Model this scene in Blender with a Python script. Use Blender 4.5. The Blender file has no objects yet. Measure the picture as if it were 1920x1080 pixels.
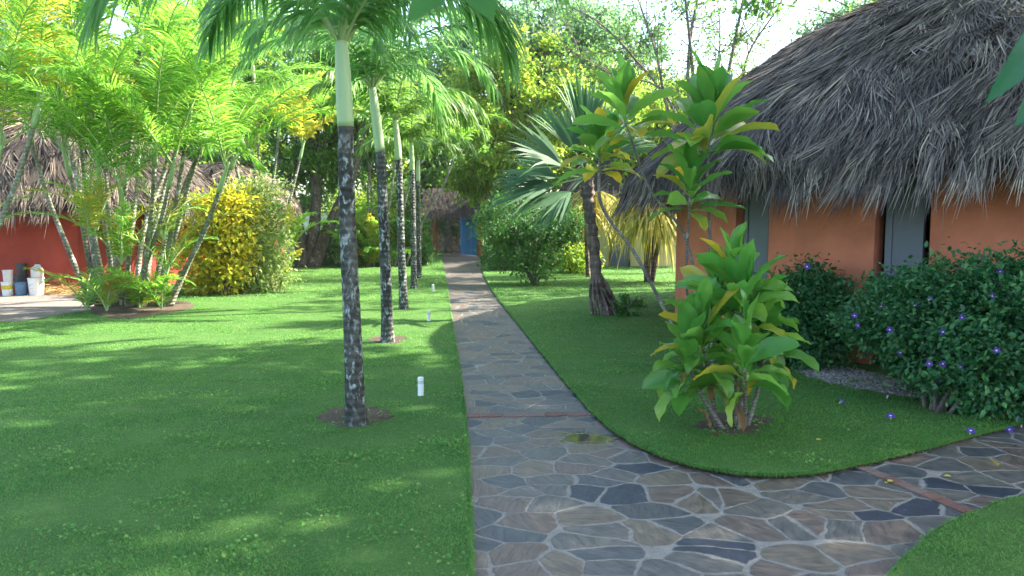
import bpy, bmesh, math, random
import numpy as np
from mathutils import Vector, Matrix
R = math.radians
S = bpy.context.scene
rng = np.random.default_rng(7)
random.seed(7)

# ------------------------------------------------------------------ camera, sky, sun, exposure
FPX = 1400.0; CH = 1.6; PITCH = math.atan(125 / FPX)
cam = bpy.data.cameras.new('camera'); co = bpy.data.objects.new('camera', cam); S.collection.objects.link(co)
co.location = (0, 0, CH); co.rotation_euler = (math.pi / 2 - PITCH, 0, 0)
cam.sensor_width = 36; cam.lens = 36 * FPX / 1920; cam.clip_start = .05; cam.clip_end = 2000
cam.dof.use_dof = True; cam.dof.focus_distance = 9; cam.dof.aperture_fstop = 4.0
S.camera = co
SUN_AZ, SUN_EL = R(72), R(38)            # azimuth from +y towards +x
w = bpy.data.worlds.new('World'); S.world = w; w.use_nodes = True
sky = w.node_tree.nodes.new('ShaderNodeTexSky'); sky.sky_type = 'NISHITA'; sky.sun_disc = False
sky.sun_elevation = SUN_EL; sky.sun_rotation = SUN_AZ; sky.dust_density = 2.5; sky.air_density = 1.0
bg = w.node_tree.nodes['Background']; bg.inputs['Strength'].default_value = .15
w.node_tree.links.new(sky.outputs[0], bg.inputs[0])
sl = bpy.data.lights.new('sun', 'SUN'); so = bpy.data.objects.new('sun', sl); S.collection.objects.link(so)
sl.energy = 4.6; sl.angle = R(.6); sl.color = (1, .93, .8)
sd = Vector((math.sin(SUN_AZ) * math.cos(SUN_EL), math.cos(SUN_AZ) * math.cos(SUN_EL), math.sin(SUN_EL)))
so.rotation_euler = sd.to_track_quat('Z', 'Y').to_euler(); so.location = (20, 20, 30)
S.view_settings.view_transform = 'Standard'; S.view_settings.look = 'None'; S.view_settings.gamma = 1
S.view_settings.exposure = 2.4
S.render.engine = 'CYCLES'
S.cycles.use_denoising = True; S.cycles.max_bounces = 8; S.cycles.diffuse_bounces = 4
S.cycles.transmission_bounces = 6; S.cycles.sample_clamp_indirect = 8; S.cycles.caustics_reflective = False

cp, sp = math.cos(PITCH), math.sin(PITCH)
def ray(px, py):
    u, v = (px - 960) / FPX, (540 - py) / FPX
    return np.array([u, cp + v * sp, -sp + v * cp])
def G(px, py, z=0.0):
    d = ray(px, py); t = (z - CH) / d[2]
    return np.array([0, 0, CH]) + d * t
def A(px, py, Y):
    d = ray(px, py)
    return np.array([0, 0, CH]) + d * (Y / d[1])

# ------------------------------------------------------------------ helpers
def nrm(v): return v / np.maximum(np.linalg.norm(v, axis=-1, keepdims=True), 1e-9)
class MB:
    def __init__(s): s.v = []; s.f = []; s.n = 0; s.at = {}
    def add(s, V, F, mi=0, smooth=False, **attr):
        V = np.asarray(V, float).reshape(-1, 3)
        F = [F] if isinstance(F, np.ndarray) else F
        for f in F: s.f.append((np.asarray(f, np.int64) + s.n, mi, smooth))
        s.v.append(V); k = len(V)
        for a, x in attr.items(): s.at.setdefault(a, []).append((s.n, np.broadcast_to(np.asarray(x, float), (k,))))
        s.n += k; return s
    def join(s, o):
        for f, mi, sm in o.f: s.f.append((f + s.n, mi, sm))
        for a, l in o.at.items():
            for st, x in l: s.at.setdefault(a, []).append((st + s.n, x))
        s.v += o.v; s.n += o.n; return s
    def build(s, name, mats, parent=None):
        me = bpy.data.meshes.new(name)
        V = np.concatenate(s.v).astype(np.float32)
        if parent is not None: V = V - np.array(parent.matrix_basis.translation, np.float32)
        me.vertices.add(len(V)); me.vertices.foreach_set('co', V.ravel())
        tot = np.concatenate([np.full(len(f), f.shape[1], np.int32) for f, _, _ in s.f])
        loops = np.concatenate([f.ravel() for f, _, _ in s.f]).astype(np.int32)
        me.loops.add(len(loops)); me.loops.foreach_set('vertex_index', loops)
        me.polygons.add(len(tot)); me.polygons.foreach_set('loop_start', np.concatenate([[0], np.cumsum(tot)[:-1]]).astype(np.int32))
        me.polygons.foreach_set('material_index', np.concatenate([np.full(len(f), mi, np.int32) for f, mi, _ in s.f]))
        me.polygons.foreach_set('use_smooth', np.concatenate([np.full(len(f), sm, bool) for f, _, sm in s.f]))
        for a, l in s.at.items():
            arr = np.zeros(len(V), np.float32)
            for st, x in l: arr[st:st + len(x)] = x
            me.attributes.new(a, 'FLOAT', 'POINT').data.foreach_set('value', arr)
        me.update(calc_edges=True); me.validate()
        for m in (mats if isinstance(mats, (list, tuple)) else [mats]): me.materials.append(m)
        o = bpy.data.objects.new(name, me); S.collection.objects.link(o)
        if parent is not None: o.parent = parent
        return o
def thing(name, loc, label, cat, group=None):
    o = bpy.data.objects.new(name, None); o.empty_display_size = .2; S.collection.objects.link(o)
    o.location = loc; return tag(o, label, cat, group)
def tag(o, label, cat, group=None):
    o['label'] = label; o['category'] = cat
    if group: o['group'] = group
    return o
def kind(o, k): o['kind'] = k; return o

def smoothpath(P, n):
    P = np.asarray(P, float); m = len(P)
    if m < 3: t = np.linspace(0, 1, n)[:, None]; return P[0] * (1 - t) + P[-1] * t
    Q = np.vstack([2 * P[0] - P[1], P, 2 * P[-1] - P[-2]]); out = []
    for t in np.linspace(0, m - 1, n):
        i = min(int(t), m - 2); f = t - i; a, b, c, d = Q[i], Q[i + 1], Q[i + 2], Q[i + 3]
        out.append(.5 * ((2 * b) + (-a + c) * f + (2 * a - 5 * b + 4 * c - d) * f * f + (-a + 3 * b - 3 * c + d) * f ** 3))
    return np.array(out)
def tube(P, rad, sides=8, cap=True, jit=0):
    P = np.asarray(P, float); n = len(P); rad = np.broadcast_to(np.asarray(rad, float), (n,))
    T = nrm(np.gradient(P, axis=0)); ref = np.array([0, 0, 1.]) if abs(T[0][2]) < .8 else np.array([1., 0, 0])
    a = nrm(np.cross(T, ref)); b = np.cross(T, a)
    th = np.linspace(0, 2 * math.pi, sides, endpoint=False)
    rr = rad[:, None, None] * (1 + (rng.normal(0, jit, (n, sides, 1)) if jit else 0))
    V = P[:, None] + rr * (np.cos(th)[None, :, None] * a[:, None] + np.sin(th)[None, :, None] * b[:, None])
    i, j = np.meshgrid(np.arange(n - 1), np.arange(sides), indexing='ij'); j2 = (j + 1) % sides
    F = np.stack([i * sides + j, i * sides + j2, (i + 1) * sides + j2, (i + 1) * sides + j], -1).reshape(-1, 4)
    Fs = [F]
    if cap: Fs += [np.arange(sides)[::-1][None], ((n - 1) * sides + np.arange(sides))[None]]
    return V.reshape(-1, 3), Fs
def lathe(prof, c, n=24):
    prof = np.asarray(prof, float); m = len(prof); th = np.linspace(0, 2 * math.pi, n, endpoint=False)
    V = np.stack([c[0] + prof[:, None, 0] * np.cos(th), c[1] + prof[:, None, 0] * np.sin(th), c[2] + np.repeat(prof[:, 1:2], n, 1)], -1)
    i, j = np.meshgrid(np.arange(m - 1), np.arange(n), indexing='ij'); j2 = (j + 1) % n
    return V.reshape(-1, 3), np.stack([i * n + j, i * n + j2, (i + 1) * n + j2, (i + 1) * n + j], -1).reshape(-1, 4)
def box(c, x, y, z):
    """box from centre and three half-axis vectors"""
    c, x, y, z = map(np.asarray, (c, x, y, z)); s = [-1, 1]
    V = np.array([c + a * x + b * y + d * z for d in s for b in s for a in s])
    return V, np.array([[0, 2, 3, 1], [4, 5, 7, 6], [0, 1, 5, 4], [2, 6, 7, 3], [0, 4, 6, 2], [1, 3, 7, 5]])
def strips(P, W, hw):
    """n ribbons: P (n,K,3) centre line, W (n,K,3) unit width dir, hw (n,K) half width"""
    n, K = P.shape[:2]
    V = np.stack([P - W * hw[..., None], P + W * hw[..., None]], 2).reshape(-1, 3)
    b = (np.arange(n) * K * 2)[:, None] + (np.arange(K - 1) * 2)[None]
    return V, np.stack([b, b + 1, b + 3, b + 2], -1).reshape(-1, 4)
def leafcards(C, D, up, L, Wd, fold=.25, bend=.15):
    """folded six-point leaves. C base (n,3), D unit direction, up rough normal, L,Wd (n,)"""
    n = len(C); Sd = nrm(np.cross(D, up)); N = np.cross(Sd, D); L = L[:, None]; Wd = Wd[:, None]
    def p(t, s): return C + D * L * t + Sd * Wd * s + N * (abs(s) * Wd * fold - bend * L * t * t)
    V = np.stack([p(0, 0), p(.33, .5), p(.68, .42), p(1, 0), p(.68, -.42), p(.33, -.5)], 1).reshape(-1, 3)
    b = (np.arange(n) * 6)[:, None]
    return V, np.concatenate([b + np.array([[0, 1, 2, 3]]), b + np.array([[0, 3, 4, 5]])])
def rdir(n, up=0.0):
    d = rng.normal(size=(n, 3)); d[:, 2] += up; return nrm(d)
def polyfill(P, z, mi=0, edge=None, depth=.05):
    bm = bmesh.new(); vs = [bm.verts.new((p[0], p[1], z)) for p in P]; bm.faces.new(vs)
    bmesh.ops.triangulate(bm, faces=bm.faces[:]); bm.normal_update()
    for f in bm.faces:
        if f.normal.z < 0: f.normal_flip()
    bm.verts.index_update()
    V = np.array([v.co[:] for v in bm.verts]); F = np.array([[v.index for v in f.verts] for f in bm.faces]); bm.free()
    mb = MB(); mb.add(V, F, mi)
    if edge is not None:
        n = len(P); Q = np.array([[p[0], p[1], z] for p in P]); Q2 = Q - [0, 0, depth]
        i = np.arange(n); j = (i + 1) % n
        mb.add(np.vstack([Q, Q2]), np.stack([i, j, j + n, i + n], -1), edge)
    return mb
def inpoly(X, Y, P):
    P = np.asarray(P)[:, :2]; ins = np.zeros(len(X), bool); j = len(P) - 1
    for i in range(len(P)):
        a, b = P[i], P[j]
        c = ((a[1] > Y) != (b[1] > Y)) & (X < (b[0] - a[0]) * (Y - a[1]) / (b[1] - a[1] + 1e-12) + a[0]); ins ^= c; j = i
    return ins

# ------------------------------------------------------------------ materials
def newmat(name):
    m = bpy.data.materials.new(name); m.use_nodes = True; nt = m.node_tree; nt.nodes.clear()
    out = nt.nodes.new('ShaderNodeOutputMaterial'); return m, nt, out
def N(nt, t, **k):
    n = nt.nodes.new('ShaderNode' + t)
    for a, v in k.items():
        if a.startswith('i_'): n.inputs[int(a[2:]) if a[2:].isdigit() else a[2:]].default_value = v
        else: setattr(n, a, v)
    return n
def ramp(nt, fac, cols, interp='LINEAR'):
    r = N(nt, 'ValToRGB'); cr = r.color_ramp; cr.interpolation = interp
    cols = [(p, c) for p, c in cols]
    while len(cr.elements) < len(cols): cr.elements.new(.5)
    for e, (p, c) in zip(cr.elements, cols): e.position = p; e.color = (*c, 1)
    nt.links.new(fac, r.inputs[0]); return r.outputs[0]
def mix(nt, fac, a, b, mode='MIX'):
    m = N(nt, 'Mix', data_type='RGBA', blend_type=mode)
    for sock, v in ((m.inputs[0], fac), (m.inputs[6], a), (m.inputs[7], b)):
        if hasattr(v, 'is_linked'): nt.links.new(v, sock)
        elif isinstance(v, (int, float)): sock.default_value = v
        else: sock.default_value = (*v, 1)
    return m.outputs[2]
def mth(nt, op, a, b=0.0, c=0.0):
    m = N(nt, 'Math', operation=op)
    for s, v in zip(m.inputs, (a, b, c)):
        if hasattr(v, 'is_linked'): nt.links.new(v, s)
        else: s.default_value = v
    return m.outputs[0]
def noise(nt, scale, detail=4, rough=.5, vec=None, dist=0):
    n = N(nt, 'TexNoise'); n.inputs['Scale'].default_value = scale; n.inputs['Detail'].default_value = detail
    n.inputs['Roughness'].default_value = rough; n.inputs['Distortion'].default_value = dist
    if vec is not None: nt.links.new(vec, n.inputs['Vector'])
    return n.outputs['Fac']
def coords(nt, scale=(1, 1, 1)):
    g = N(nt, 'NewGeometry'); mp = N(nt, 'Mapping'); mp.inputs['Scale'].default_value = scale
    nt.links.new(g.outputs['Position'], mp.inputs[0]); return mp.outputs[0]
def bump(nt, h, strength=.5, dist=.02):
    b = N(nt, 'Bump'); b.inputs['Strength'].default_value = strength; b.inputs['Distance'].default_value = dist
    nt.links.new(h, b.inputs['Height']); return b.outputs[0]
def leafmat(name, cols, rough=.45, trans=.4, spec=.4, tcol=1.25, yellow=None, patchy=None):
    m, nt, out = newmat(name); g = N(nt, 'NewGeometry')
    c = ramp(nt, g.outputs['Random Per Island'], [(i / (len(cols) - 1), k) for i, k in enumerate(cols)])
    if yellow is not None:
        a = N(nt, 'Attribute', attribute_name='yel')
        c = mix(nt, a.outputs['Fac'], c, yellow)
    if patchy is not None:
        v = coords(nt); f = mth(nt, 'ADD', mth(nt, 'MULTIPLY', noise(nt, 1.3, 4, .6, v), .5), mth(nt, 'MULTIPLY', noise(nt, 7, 4, .65, v), .5))
        c = mix(nt, 1.0, c, ramp(nt, f, [(.36, patchy[0]), (.64, patchy[1])]), 'MULTIPLY')
    p = N(nt, 'BsdfPrincipled'); p.inputs['Roughness'].default_value = rough; p.inputs['Specular IOR Level'].default_value = spec
    nt.links.new(c, p.inputs['Base Color'])
    t = N(nt, 'BsdfTranslucent'); h = N(nt, 'HueSaturation'); h.inputs['Value'].default_value = tcol * 1.35; h.inputs['Hue'].default_value = .49
    nt.links.new(c, h.inputs['Color']); nt.links.new(h.outputs[0], t.inputs[0])
    x = N(nt, 'MixShader'); x.inputs[0].default_value = trans
    nt.links.new(p.outputs[0], x.inputs[1]); nt.links.new(t.outputs[0], x.inputs[2]); nt.links.new(x.outputs[0], out.inputs[0])
    return m
def plain(name, col, rough=.7, var=.15, nscale=6, bmp=.15, spec=.3, stretch=(1, 1, 1), metal=0):
    m, nt, out = newmat(name); v = coords(nt, stretch); f = noise(nt, nscale, 6, .6, v)
    c2 = tuple(min(1, x * (1 + var)) for x in col); c1 = tuple(x * (1 - var) for x in col)
    c = ramp(nt, f, [(.3, c1), (.7, c2)])
    p = N(nt, 'BsdfPrincipled'); p.inputs['Roughness'].default_value = rough; p.inputs['Specular IOR Level'].default_value = spec; p.inputs['Metallic'].default_value = metal
    nt.links.new(c, p.inputs['Base Color'])
    if bmp: nt.links.new(bump(nt, noise(nt, nscale * 5, 5, .6, v), bmp, .02), p.inputs['Normal'])
    nt.links.new(p.outputs[0], out.inputs[0]); return m

def barkmat(name, base, dark, lichen, amount=.5, lscale=9, ring=0, rscale=1):
    m, nt, out = newmat(name); v = coords(nt); vs = coords(nt, (1, 1, .55))
    b = ramp(nt, noise(nt, 7, 6, .65, vs), [(.35, dark), (.65, base)])
    pt = ramp(nt, noise(nt, lscale, 5, .62, vs, .6), [(amount, (0, 0, 0)), (amount + .10, (1, 1, 1))])
    pt2 = ramp(nt, noise(nt, 2.2, 2, .5, v), [(.34, (0, 0, 0)), (.5, (1, 1, 1))])
    fac = mix(nt, 1.0, pt, pt2, 'MULTIPLY')
    lc = ramp(nt, noise(nt, 30, 3, .5, v), [(.3, tuple(x * .6 for x in lichen)), (.6, lichen)])
    c = mix(nt, fac, b, lc)
    p = N(nt, 'BsdfPrincipled'); p.inputs['Roughness'].default_value = .85; p.inputs['Specular IOR Level'].default_value = .2
    h = noise(nt, 30, 5, .6, v)
    if ring:
        wv = N(nt, 'TexWave', wave_type='BANDS', bands_direction='Z'); wv.inputs['Scale'].default_value = ring; wv.inputs['Distortion'].default_value = 2.2; wv.inputs['Detail'].default_value = 2
        nt.links.new(v, wv.inputs[0])
        rl = ramp(nt, wv.outputs['Fac'], [(.0, (.35, .35, .35)), (.18, (1, 1, 1))])
        c = mix(nt, .3, c, rl, 'MULTIPLY'); h = mth(nt, 'ADD', h, wv.outputs['Fac'])
    nt.links.new(c, p.inputs['Base Color']); nt.links.new(bump(nt, h, .5, .02), p.inputs['Normal']); nt.links.new(p.outputs[0], out.inputs[0]); return m

def groundmat(name, cols, scale, bscale=60, bs=.5, rough=.9):
    m, nt, out = newmat(name); v = coords(nt)
    f = mth(nt, 'ADD', mth(nt, 'MULTIPLY', noise(nt, scale, 8, .65, v), .6), mth(nt, 'MULTIPLY', noise(nt, scale * 14, 4, .6, v), .4))
    c = ramp(nt, f, [(.3 + .4 * i / (len(cols) - 1), k) for i, k in enumerate(cols)])
    p = N(nt, 'BsdfPrincipled'); p.inputs['Roughness'].default_value = rough; p.inputs['Specular IOR Level'].default_value = .15
    nt.links.new(c, p.inputs['Base Color']); nt.links.new(bump(nt, noise(nt, bscale, 6, .7, v), bs, .03), p.inputs['Normal'])
    nt.links.new(p.outputs[0], out.inputs[0]); return m

def pathmat():
    m, nt, out = newmat('flagstone'); v = coords(nt)
    # warp the lookup a little so that stone edges are not ruler straight
    nz = N(nt, 'TexNoise'); nz.inputs['Scale'].default_value = 5; nz.inputs['Detail'].default_value = 3; nt.links.new(v, nz.inputs['Vector'])
    off = N(nt, 'VectorMath', operation='MULTIPLY_ADD'); nt.links.new(nz.outputs['Color'], off.inputs[0])
    off.inputs[1].default_value = (.06, .06, 0)
    nb = N(nt, 'TexNoise'); nb.inputs['Scale'].default_value = 1.7; nb.inputs['Detail'].default_value = 1; nt.links.new(v, nb.inputs['Vector'])
    of2 = N(nt, 'VectorMath', operation='MULTIPLY_ADD'); nt.links.new(nb.outputs['Color'], of2.inputs[0]); of2.inputs[1].default_value = (.2, .2, 0); nt.links.new(v, of2.inputs[2])
    nt.links.new(of2.outputs[0], off.inputs[2])
    mp = N(nt, 'Mapping'); mp.inputs['Scale'].default_value = (3.8, 4.5, 0); mp.inputs['Rotation'].default_value = (0, 0, .25); nt.links.new(off.outputs[0], mp.inputs[0])
    v1 = N(nt, 'TexVoronoi', voronoi_dimensions='2D', feature='DISTANCE_TO_EDGE'); v1.inputs['Scale'].default_value = 1; v1.inputs['Randomness'].default_value = 1.0
    v2 = N(nt, 'TexVoronoi', voronoi_dimensions='2D', feature='F1'); v2.inputs['Scale'].default_value = 1; v2.inputs['Randomness'].default_value = 1.0
    nt.links.new(mp.outputs[0], v1.inputs['Vector']); nt.links.new(mp.outputs[0], v2.inputs['Vector'])
    sep = N(nt, 'SeparateColor'); nt.links.new(v2.outputs['Color'], sep.inputs[0])
    cell = sep.outputs[0]; cell2 = sep.outputs[1]
    stone = ramp(nt, cell, [(0, (.022, .03, .048)), (.10, (.060, .064, .070)), (.22, (.115, .085, .068)), (.4, (.086, .082, .078)), (.54, (.128, .102, .076)), (.7, (.052, .056, .060)), (.78, (.116, .085, .072)), (.9, (.098, .09, .08))], 'CONSTANT')
    # cleft streaks, turned a different way on every stone
    vr = N(nt, 'VectorRotate', rotation_type='Z_AXIS'); nt.links.new(v, vr.inputs['Vector']); nt.links.new(mth(nt, 'MULTIPLY', cell2, 2.2), vr.inputs['Angle'])
    ms = N(nt, 'Mapping'); ms.inputs['Scale'].default_value = (6, 34, 1); nt.links.new(vr.outputs[0], ms.inputs[0])
    st = noise(nt, 1, 7, .68, ms.outputs[0], .8)
    blot = noise(nt, 14, 6, .65, v)
    stone = mix(nt, .85, stone, ramp(nt, st, [(.3, (.42, .42, .45)), (.5, (1, 1, 1)), (.7, (1.6, 1.55, 1.5))]), 'MULTIPLY')
    stone = mix(nt, .8, stone, ramp(nt, blot, [(.3, (.5, .5, .52)), (.52, (1, 1, 1)), (.72, (1.55, 1.48, 1.38))]), 'MULTIPLY')
    fine = noise(nt, 120, 3, .6, v)
    mort = ramp(nt, mth(nt, 'ADD', mth(nt, 'MULTIPLY', fine, .5), mth(nt, 'MULTIPLY', blot, .5)), [(.3, (.12, .113, .10)), (.7, (.27, .255, .23))])
    e = mth(nt, 'ADD', v1.outputs['Distance'], mth(nt, 'MULTIPLY', mth(nt, 'SUBTRACT', noise(nt, 30, 3, .6, v), .5), .09))
    e = mth(nt, 'ADD', e, mth(nt, 'MULTIPLY', mth(nt, 'SUBTRACT', noise(nt, 3.5, 2, .5, v), .5), .13))
    e = mth(nt, 'SMOOTH_MIN', e, mth(nt, 'MULTIPLY', mth(nt, 'SUBTRACT', mth(nt, 'ADD', .80, mth(nt, 'MULTIPLY', cell2, .15)), v2.outputs['Distance']), .55), .05)
    em = ramp(nt, e, [(.03, (0, 0, 0)), (.05, (1, 1, 1))])
    col = mix(nt, em, mort, stone)
    # a film of water left on the stones by the brick band
    pw = N(nt, 'VectorMath', operation='SUBTRACT'); g = N(nt, 'NewGeometry'); nt.links.new(g.outputs['Position'], pw.inputs[0]); c = G(1098, 822); pw.inputs[1].default_value = tuple(c)
    pm = N(nt, 'VectorMath', operation='MULTIPLY'); nt.links.new(pw.outputs[0], pm.inputs[0]); pm.inputs[1].default_value = (1 / .30, 1 / .22, 0)
    ln = N(nt, 'VectorMath', operation='LENGTH'); nt.links.new(pm.outputs[0], ln.inputs[0])
    wet = ramp(nt, mth(nt, 'ADD', ln.outputs['Value'], mth(nt, 'MULTIPLY', mth(nt, 'SUBTRACT', noise(nt, 4, 4, .6, v), .5), 2.2)), [(.35, (1, 1, 1)), (1.0, (0, 0, 0))])
    col = mix(nt, wet, col, mix(nt, 1.0, col, (.6, .58, .52), 'MULTIPLY'))
    p = N(nt, 'BsdfPrincipled'); p.inputs['Specular IOR Level'].default_value = .5
    nt.links.new(col, p.inputs['Base Color'])
    ro = mix(nt, em, (.9, .9, .9), ramp(nt, blot, [(.3, (.34, .34, .34)), (.7, (.58, .58, .58))])); ro = mix(nt, wet, ro, (.10, .10, .10))
    nt.links.new(ro, p.inputs['Roughness'])
    hgt = mth(nt, 'ADD', mth(nt, 'ADD', mth(nt, 'MULTIPLY', em, mth(nt, 'ADD', .35, mth(nt, 'MULTIPLY', cell2, .6))), mth(nt, 'MULTIPLY', st, .5)), mth(nt, 'MULTIPLY', fine, .12))
    b = N(nt, 'Bump'); b.inputs['Distance'].default_value = .012; nt.links.new(hgt, b.inputs['Height'])
    nt.links.new(mth(nt, 'MULTIPLY', mth(nt, 'SUBTRACT', 1.0, wet), .75), b.inputs['Strength'])
    nt.links.new(b.outputs[0], p.inputs['Normal']); nt.links.new(p.outputs[0], out.inputs[0]); return m

def brickmat():
    m, nt, out = newmat('brick'); g = N(nt, 'NewGeometry')
    c = ramp(nt, g.outputs['Random Per Island'], [(0, (.13, .06, .045)), (.5, (.19, .09, .065)), (1, (.17, .12, .10))])
    c = mix(nt, .7, c, ramp(nt, noise(nt, 25, 5, .6, coords(nt)), [(.3, (.6, .6, .6)), (.7, (1.2, 1.2, 1.2))]), 'MULTIPLY')
    p = N(nt, 'BsdfPrincipled'); p.inputs['Roughness'].default_value = .75; nt.links.new(c, p.inputs['Base Color']); nt.links.new(p.outputs[0], out.inputs[0]); return m

def thatchmat(name, cols, tone=True):
    m, nt, out = newmat(name); g = N(nt, 'NewGeometry')
    at = N(nt, 'Attribute', attribute_name='tone'); f = at.outputs['Fac'] if tone else g.outputs['Random Per Island']
    c = ramp(nt, f, [(i / (len(cols) - 1), k) for i, k in enumerate(cols)])
    c = mix(nt, .8, c, ramp(nt, noise(nt, 1.1, 3, .6, coords(nt)), [(.3, (.6, .58, .58)), (.7, (1.25, 1.22, 1.2))]), 'MULTIPLY')
    p = N(nt, 'BsdfPrincipled'); p.inputs['Roughness'].default_value = .65; p.inputs['Specular IOR Level'].default_value = .35; nt.links.new(c, p.inputs['Base Color']); nt.links.new(p.outputs[0], out.inputs[0]); return m

M = {}
M['lawn'] = groundmat('lawn_turf', [(.05, .12, .028), (.08, .17, .04), (.12, .21, .058)], 1.6, 90, .8)
M['blade'] = leafmat('grass_blade', [(.055, .205, .047), (.082, .255, .058), (.125, .30, .073), (.20, .315, .095)], .5, .4, .25, patchy=((.75, .85, .75), (1.25, 1.1, .95)))
M['earth'] = groundmat('earth', [(.05, .035, .025), (.10, .075, .055), (.17, .13, .10)], 4)
M['edge'] = groundmat('edge_soil', [(.03, .022, .014), (.06, .036, .024)], 8)
M['dirt'] = groundmat('dry_dirt', [(.13, .11, .10), (.22, .19, .17), (.30, .26, .22)], 3)
M['path'] = pathmat(); M['brick'] = brickmat()
M['salmon'] = plain('salmon_plaster', (.55, .185, .105), .85, .17, 2.2, .25)
M['red'] = plain('red_plaster', (.42, .07, .045), .85, .2, 2, .25)
M['cream'] = plain('cream_plaster', (.55, .47, .22), .8, .1, 1.5, .12)
M['grey_panel'] = plain('grey_paint', (.13, .15, .18), .5, .08, 5, .06, .4, (1, 1, .15))
M['navy'] = plain('navy_paint', (.035, .04, .085), .45, .15, 5, .05, .4, (1, 1, .15))
M['thatch'] = thatchmat('grey_thatch', [(.018, .014, .012), (.056, .045, .038), (.108, .088, .076), (.175, .146, .124), (.26, .22, .18), (.44, .36, .27)])
M['tan_thatch'] = thatchmat('tan_thatch', [(.10, .075, .055), (.18, .14, .11), (.27, .21, .16), (.36, .28, .2), (.48, .40, .28)])
M['brown_thatch'] = thatchmat('brown_thatch', [(.028, .021, .017), (.05, .038, .03), (.08, .062, .05), (.12, .095, .075), (.20, .16, .12)])
M['under'] = plain('thatch_core', (.045, .036, .03), .9, .3, 20, .5)
M['ptrunk'] = barkmat('palm_trunk_bark', (.095, .095, .08), (.026, .027, .024), (.38, .43, .40), .515, 24, 5)
M['shaft'] = plain('crown_shaft_green', (.30, .42, .20), .4, .12, 3, .02, .4, (3, 3, .3))
M['pfrond'] = leafmat('palm_leaflets', [(.06, .17, .045), (.09, .22, .055), (.13, .27, .07)], .42, .55, .4, 1.6)
M['pbright'] = leafmat('bright_palm_leaflets', [(.06, .16, .03), (.10, .21, .035), (.14, .25, .04)], .45, .5, .35)
M['rachis'] = plain('frond_rib', (.26, .36, .13), .5, .1, 6, .05)
M['afrond'] = leafmat('areca_leaflets', [(.055, .18, .025), (.09, .24, .03), (.13, .285, .035), (.20, .31, .04)], .42, .58, .4, 1.6)
M['agold'] = leafmat('areca_gold_leaflets', [(.20, .28, .03), (.28, .30, .03), (.40, .32, .03)], .45, .55, .35)
M['astem'] = barkmat('areca_stem', (.25, .25, .19), (.11, .115, .075), (.50, .50, .45), .53, 9, 5)
M['fan'] = leafmat('fan_palm_leaf', [(.04, .12, .05), (.06, .15, .06), (.085, .19, .075)], .55, .25, .3)
M['fibre'] = barkmat('fibrous_trunk', (.21, .17, .14), (.08, .06, .05), (.38, .34, .30), .55, 14, 3)
M['stem'] = barkmat('grey_stem', (.26, .23, .20), (.10, .085, .075), (.45, .43, .40), .55, 20, 12)
M['ti'] = leafmat('ti_leaf', [(.06, .225, .035), (.095, .30, .048), (.15, .36, .06)], .28, .42, .55, yellow=(.45, .36, .03))
M['ti_dry'] = leafmat('dry_ti_leaf', [(.20, .11, .05), (.26, .15, .06)], .6, .3, .2)
M['dark_leaf'] = leafmat('dark_shrub_leaf', [(.014, .08, .028), (.026, .13, .04), (.042, .165, .046), (.11, .27, .075)], .38, .32, .45)
M['shrub_leaf'] = leafmat('shrub_leaf', [(.03, .11, .02), (.05, .16, .028), (.085, .20, .035)], .45, .45, .35)
M['croton'] = leafmat('croton_leaf', [(.17, .28, .03), (.34, .36, .03), (.48, .43, .03), (.58, .50, .06)], .4, .5, .4)
M['varieg'] = leafmat('variegated_leaf', [(.08, .19, .03), (.14, .25, .04), (.22, .29, .08), (.36, .36, .2)], .45, .4, .35)
M['tree_a'] = leafmat('tree_leaf_yellow_green', [(.07, .17, .02), (.12, .23, .026), (.19, .28, .03), (.27, .30, .04)], .5, .6, .3, 1.6)
M['tree_b'] = leafmat('tree_leaf_green', [(.04, .12, .022), (.07, .17, .03), (.11, .21, .04)], .5, .6, .3, 1.6)
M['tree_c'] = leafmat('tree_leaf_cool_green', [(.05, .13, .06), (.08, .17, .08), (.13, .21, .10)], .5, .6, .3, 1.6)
M['strap'] = leafmat('strap_leaf_yellow', [(.16, .20, .03), (.30, .28, .04), (.42, .36, .07), (.48, .42, .14)], .5, .45, .3)
M['bark'] = barkmat('tree_bark', (.17, .145, .125), (.06, .05, .045), (.34, .33, .30), .55, 9)
M['pale_bark'] = barkmat('pale_bark', (.26, .22, .21), (.11, .09, .09), (.42, .40, .38), .55, 9)
M['white'] = plain('white_paint', (.78, .78, .78), .5, .05, 8, .04)
M['offwhite'] = plain('off_white_plastic', (.62, .60, .58), .45, .1, 8, .04)
M['lens'] = plain('lamp_glass', (.55, .58, .60), .2, .05, 8, 0)
M['block'] = plain('white_block_wall', (.62, .63, .68), .85, .08, 4, .2)
M['blue'] = plain('blue_paint', (.02, .20, .52), .5, .12, 5, .05, .4, (3, 3, .2))
M['terracotta'] = plain('terracotta_post', (.32, .10, .06), .8, .15, 6, .1)
M['violet'] = leafmat('violet_petal', [(.08, .03, .28), (.12, .05, .36), (.17, .08, .44)], .5, .3, .3)
M['pale_eye'] = plain('flower_throat', (.75, .70, .5), .6, .05, 20, 0)
M['yleaf'] = leafmat('fallen_yellow_leaf', [(.45, .38, .04), (.5, .42, .08)], .5, .2, .3)
M['straw'] = leafmat('straw', [(.40, .25, .10), (.5, .34, .14), (.55, .42, .22)], .6, .2, .3)
M['pebble'] = thatchmat('pebbles', [(.10, .095, .09), (.18, .17, .165), (.27, .255, .245), (.36, .34, .32)], False)
M['near_leaf'] = leafmat('broad_leaf', [(.03, .13, .02), (.045, .17, .025), (.04, .15, .03)], .38, .5, .4)
M['near_cool'] = leafmat('broad_cool_leaf', [(.02, .10, .05), (.03, .13, .06)], .38, .4, .4)
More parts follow.
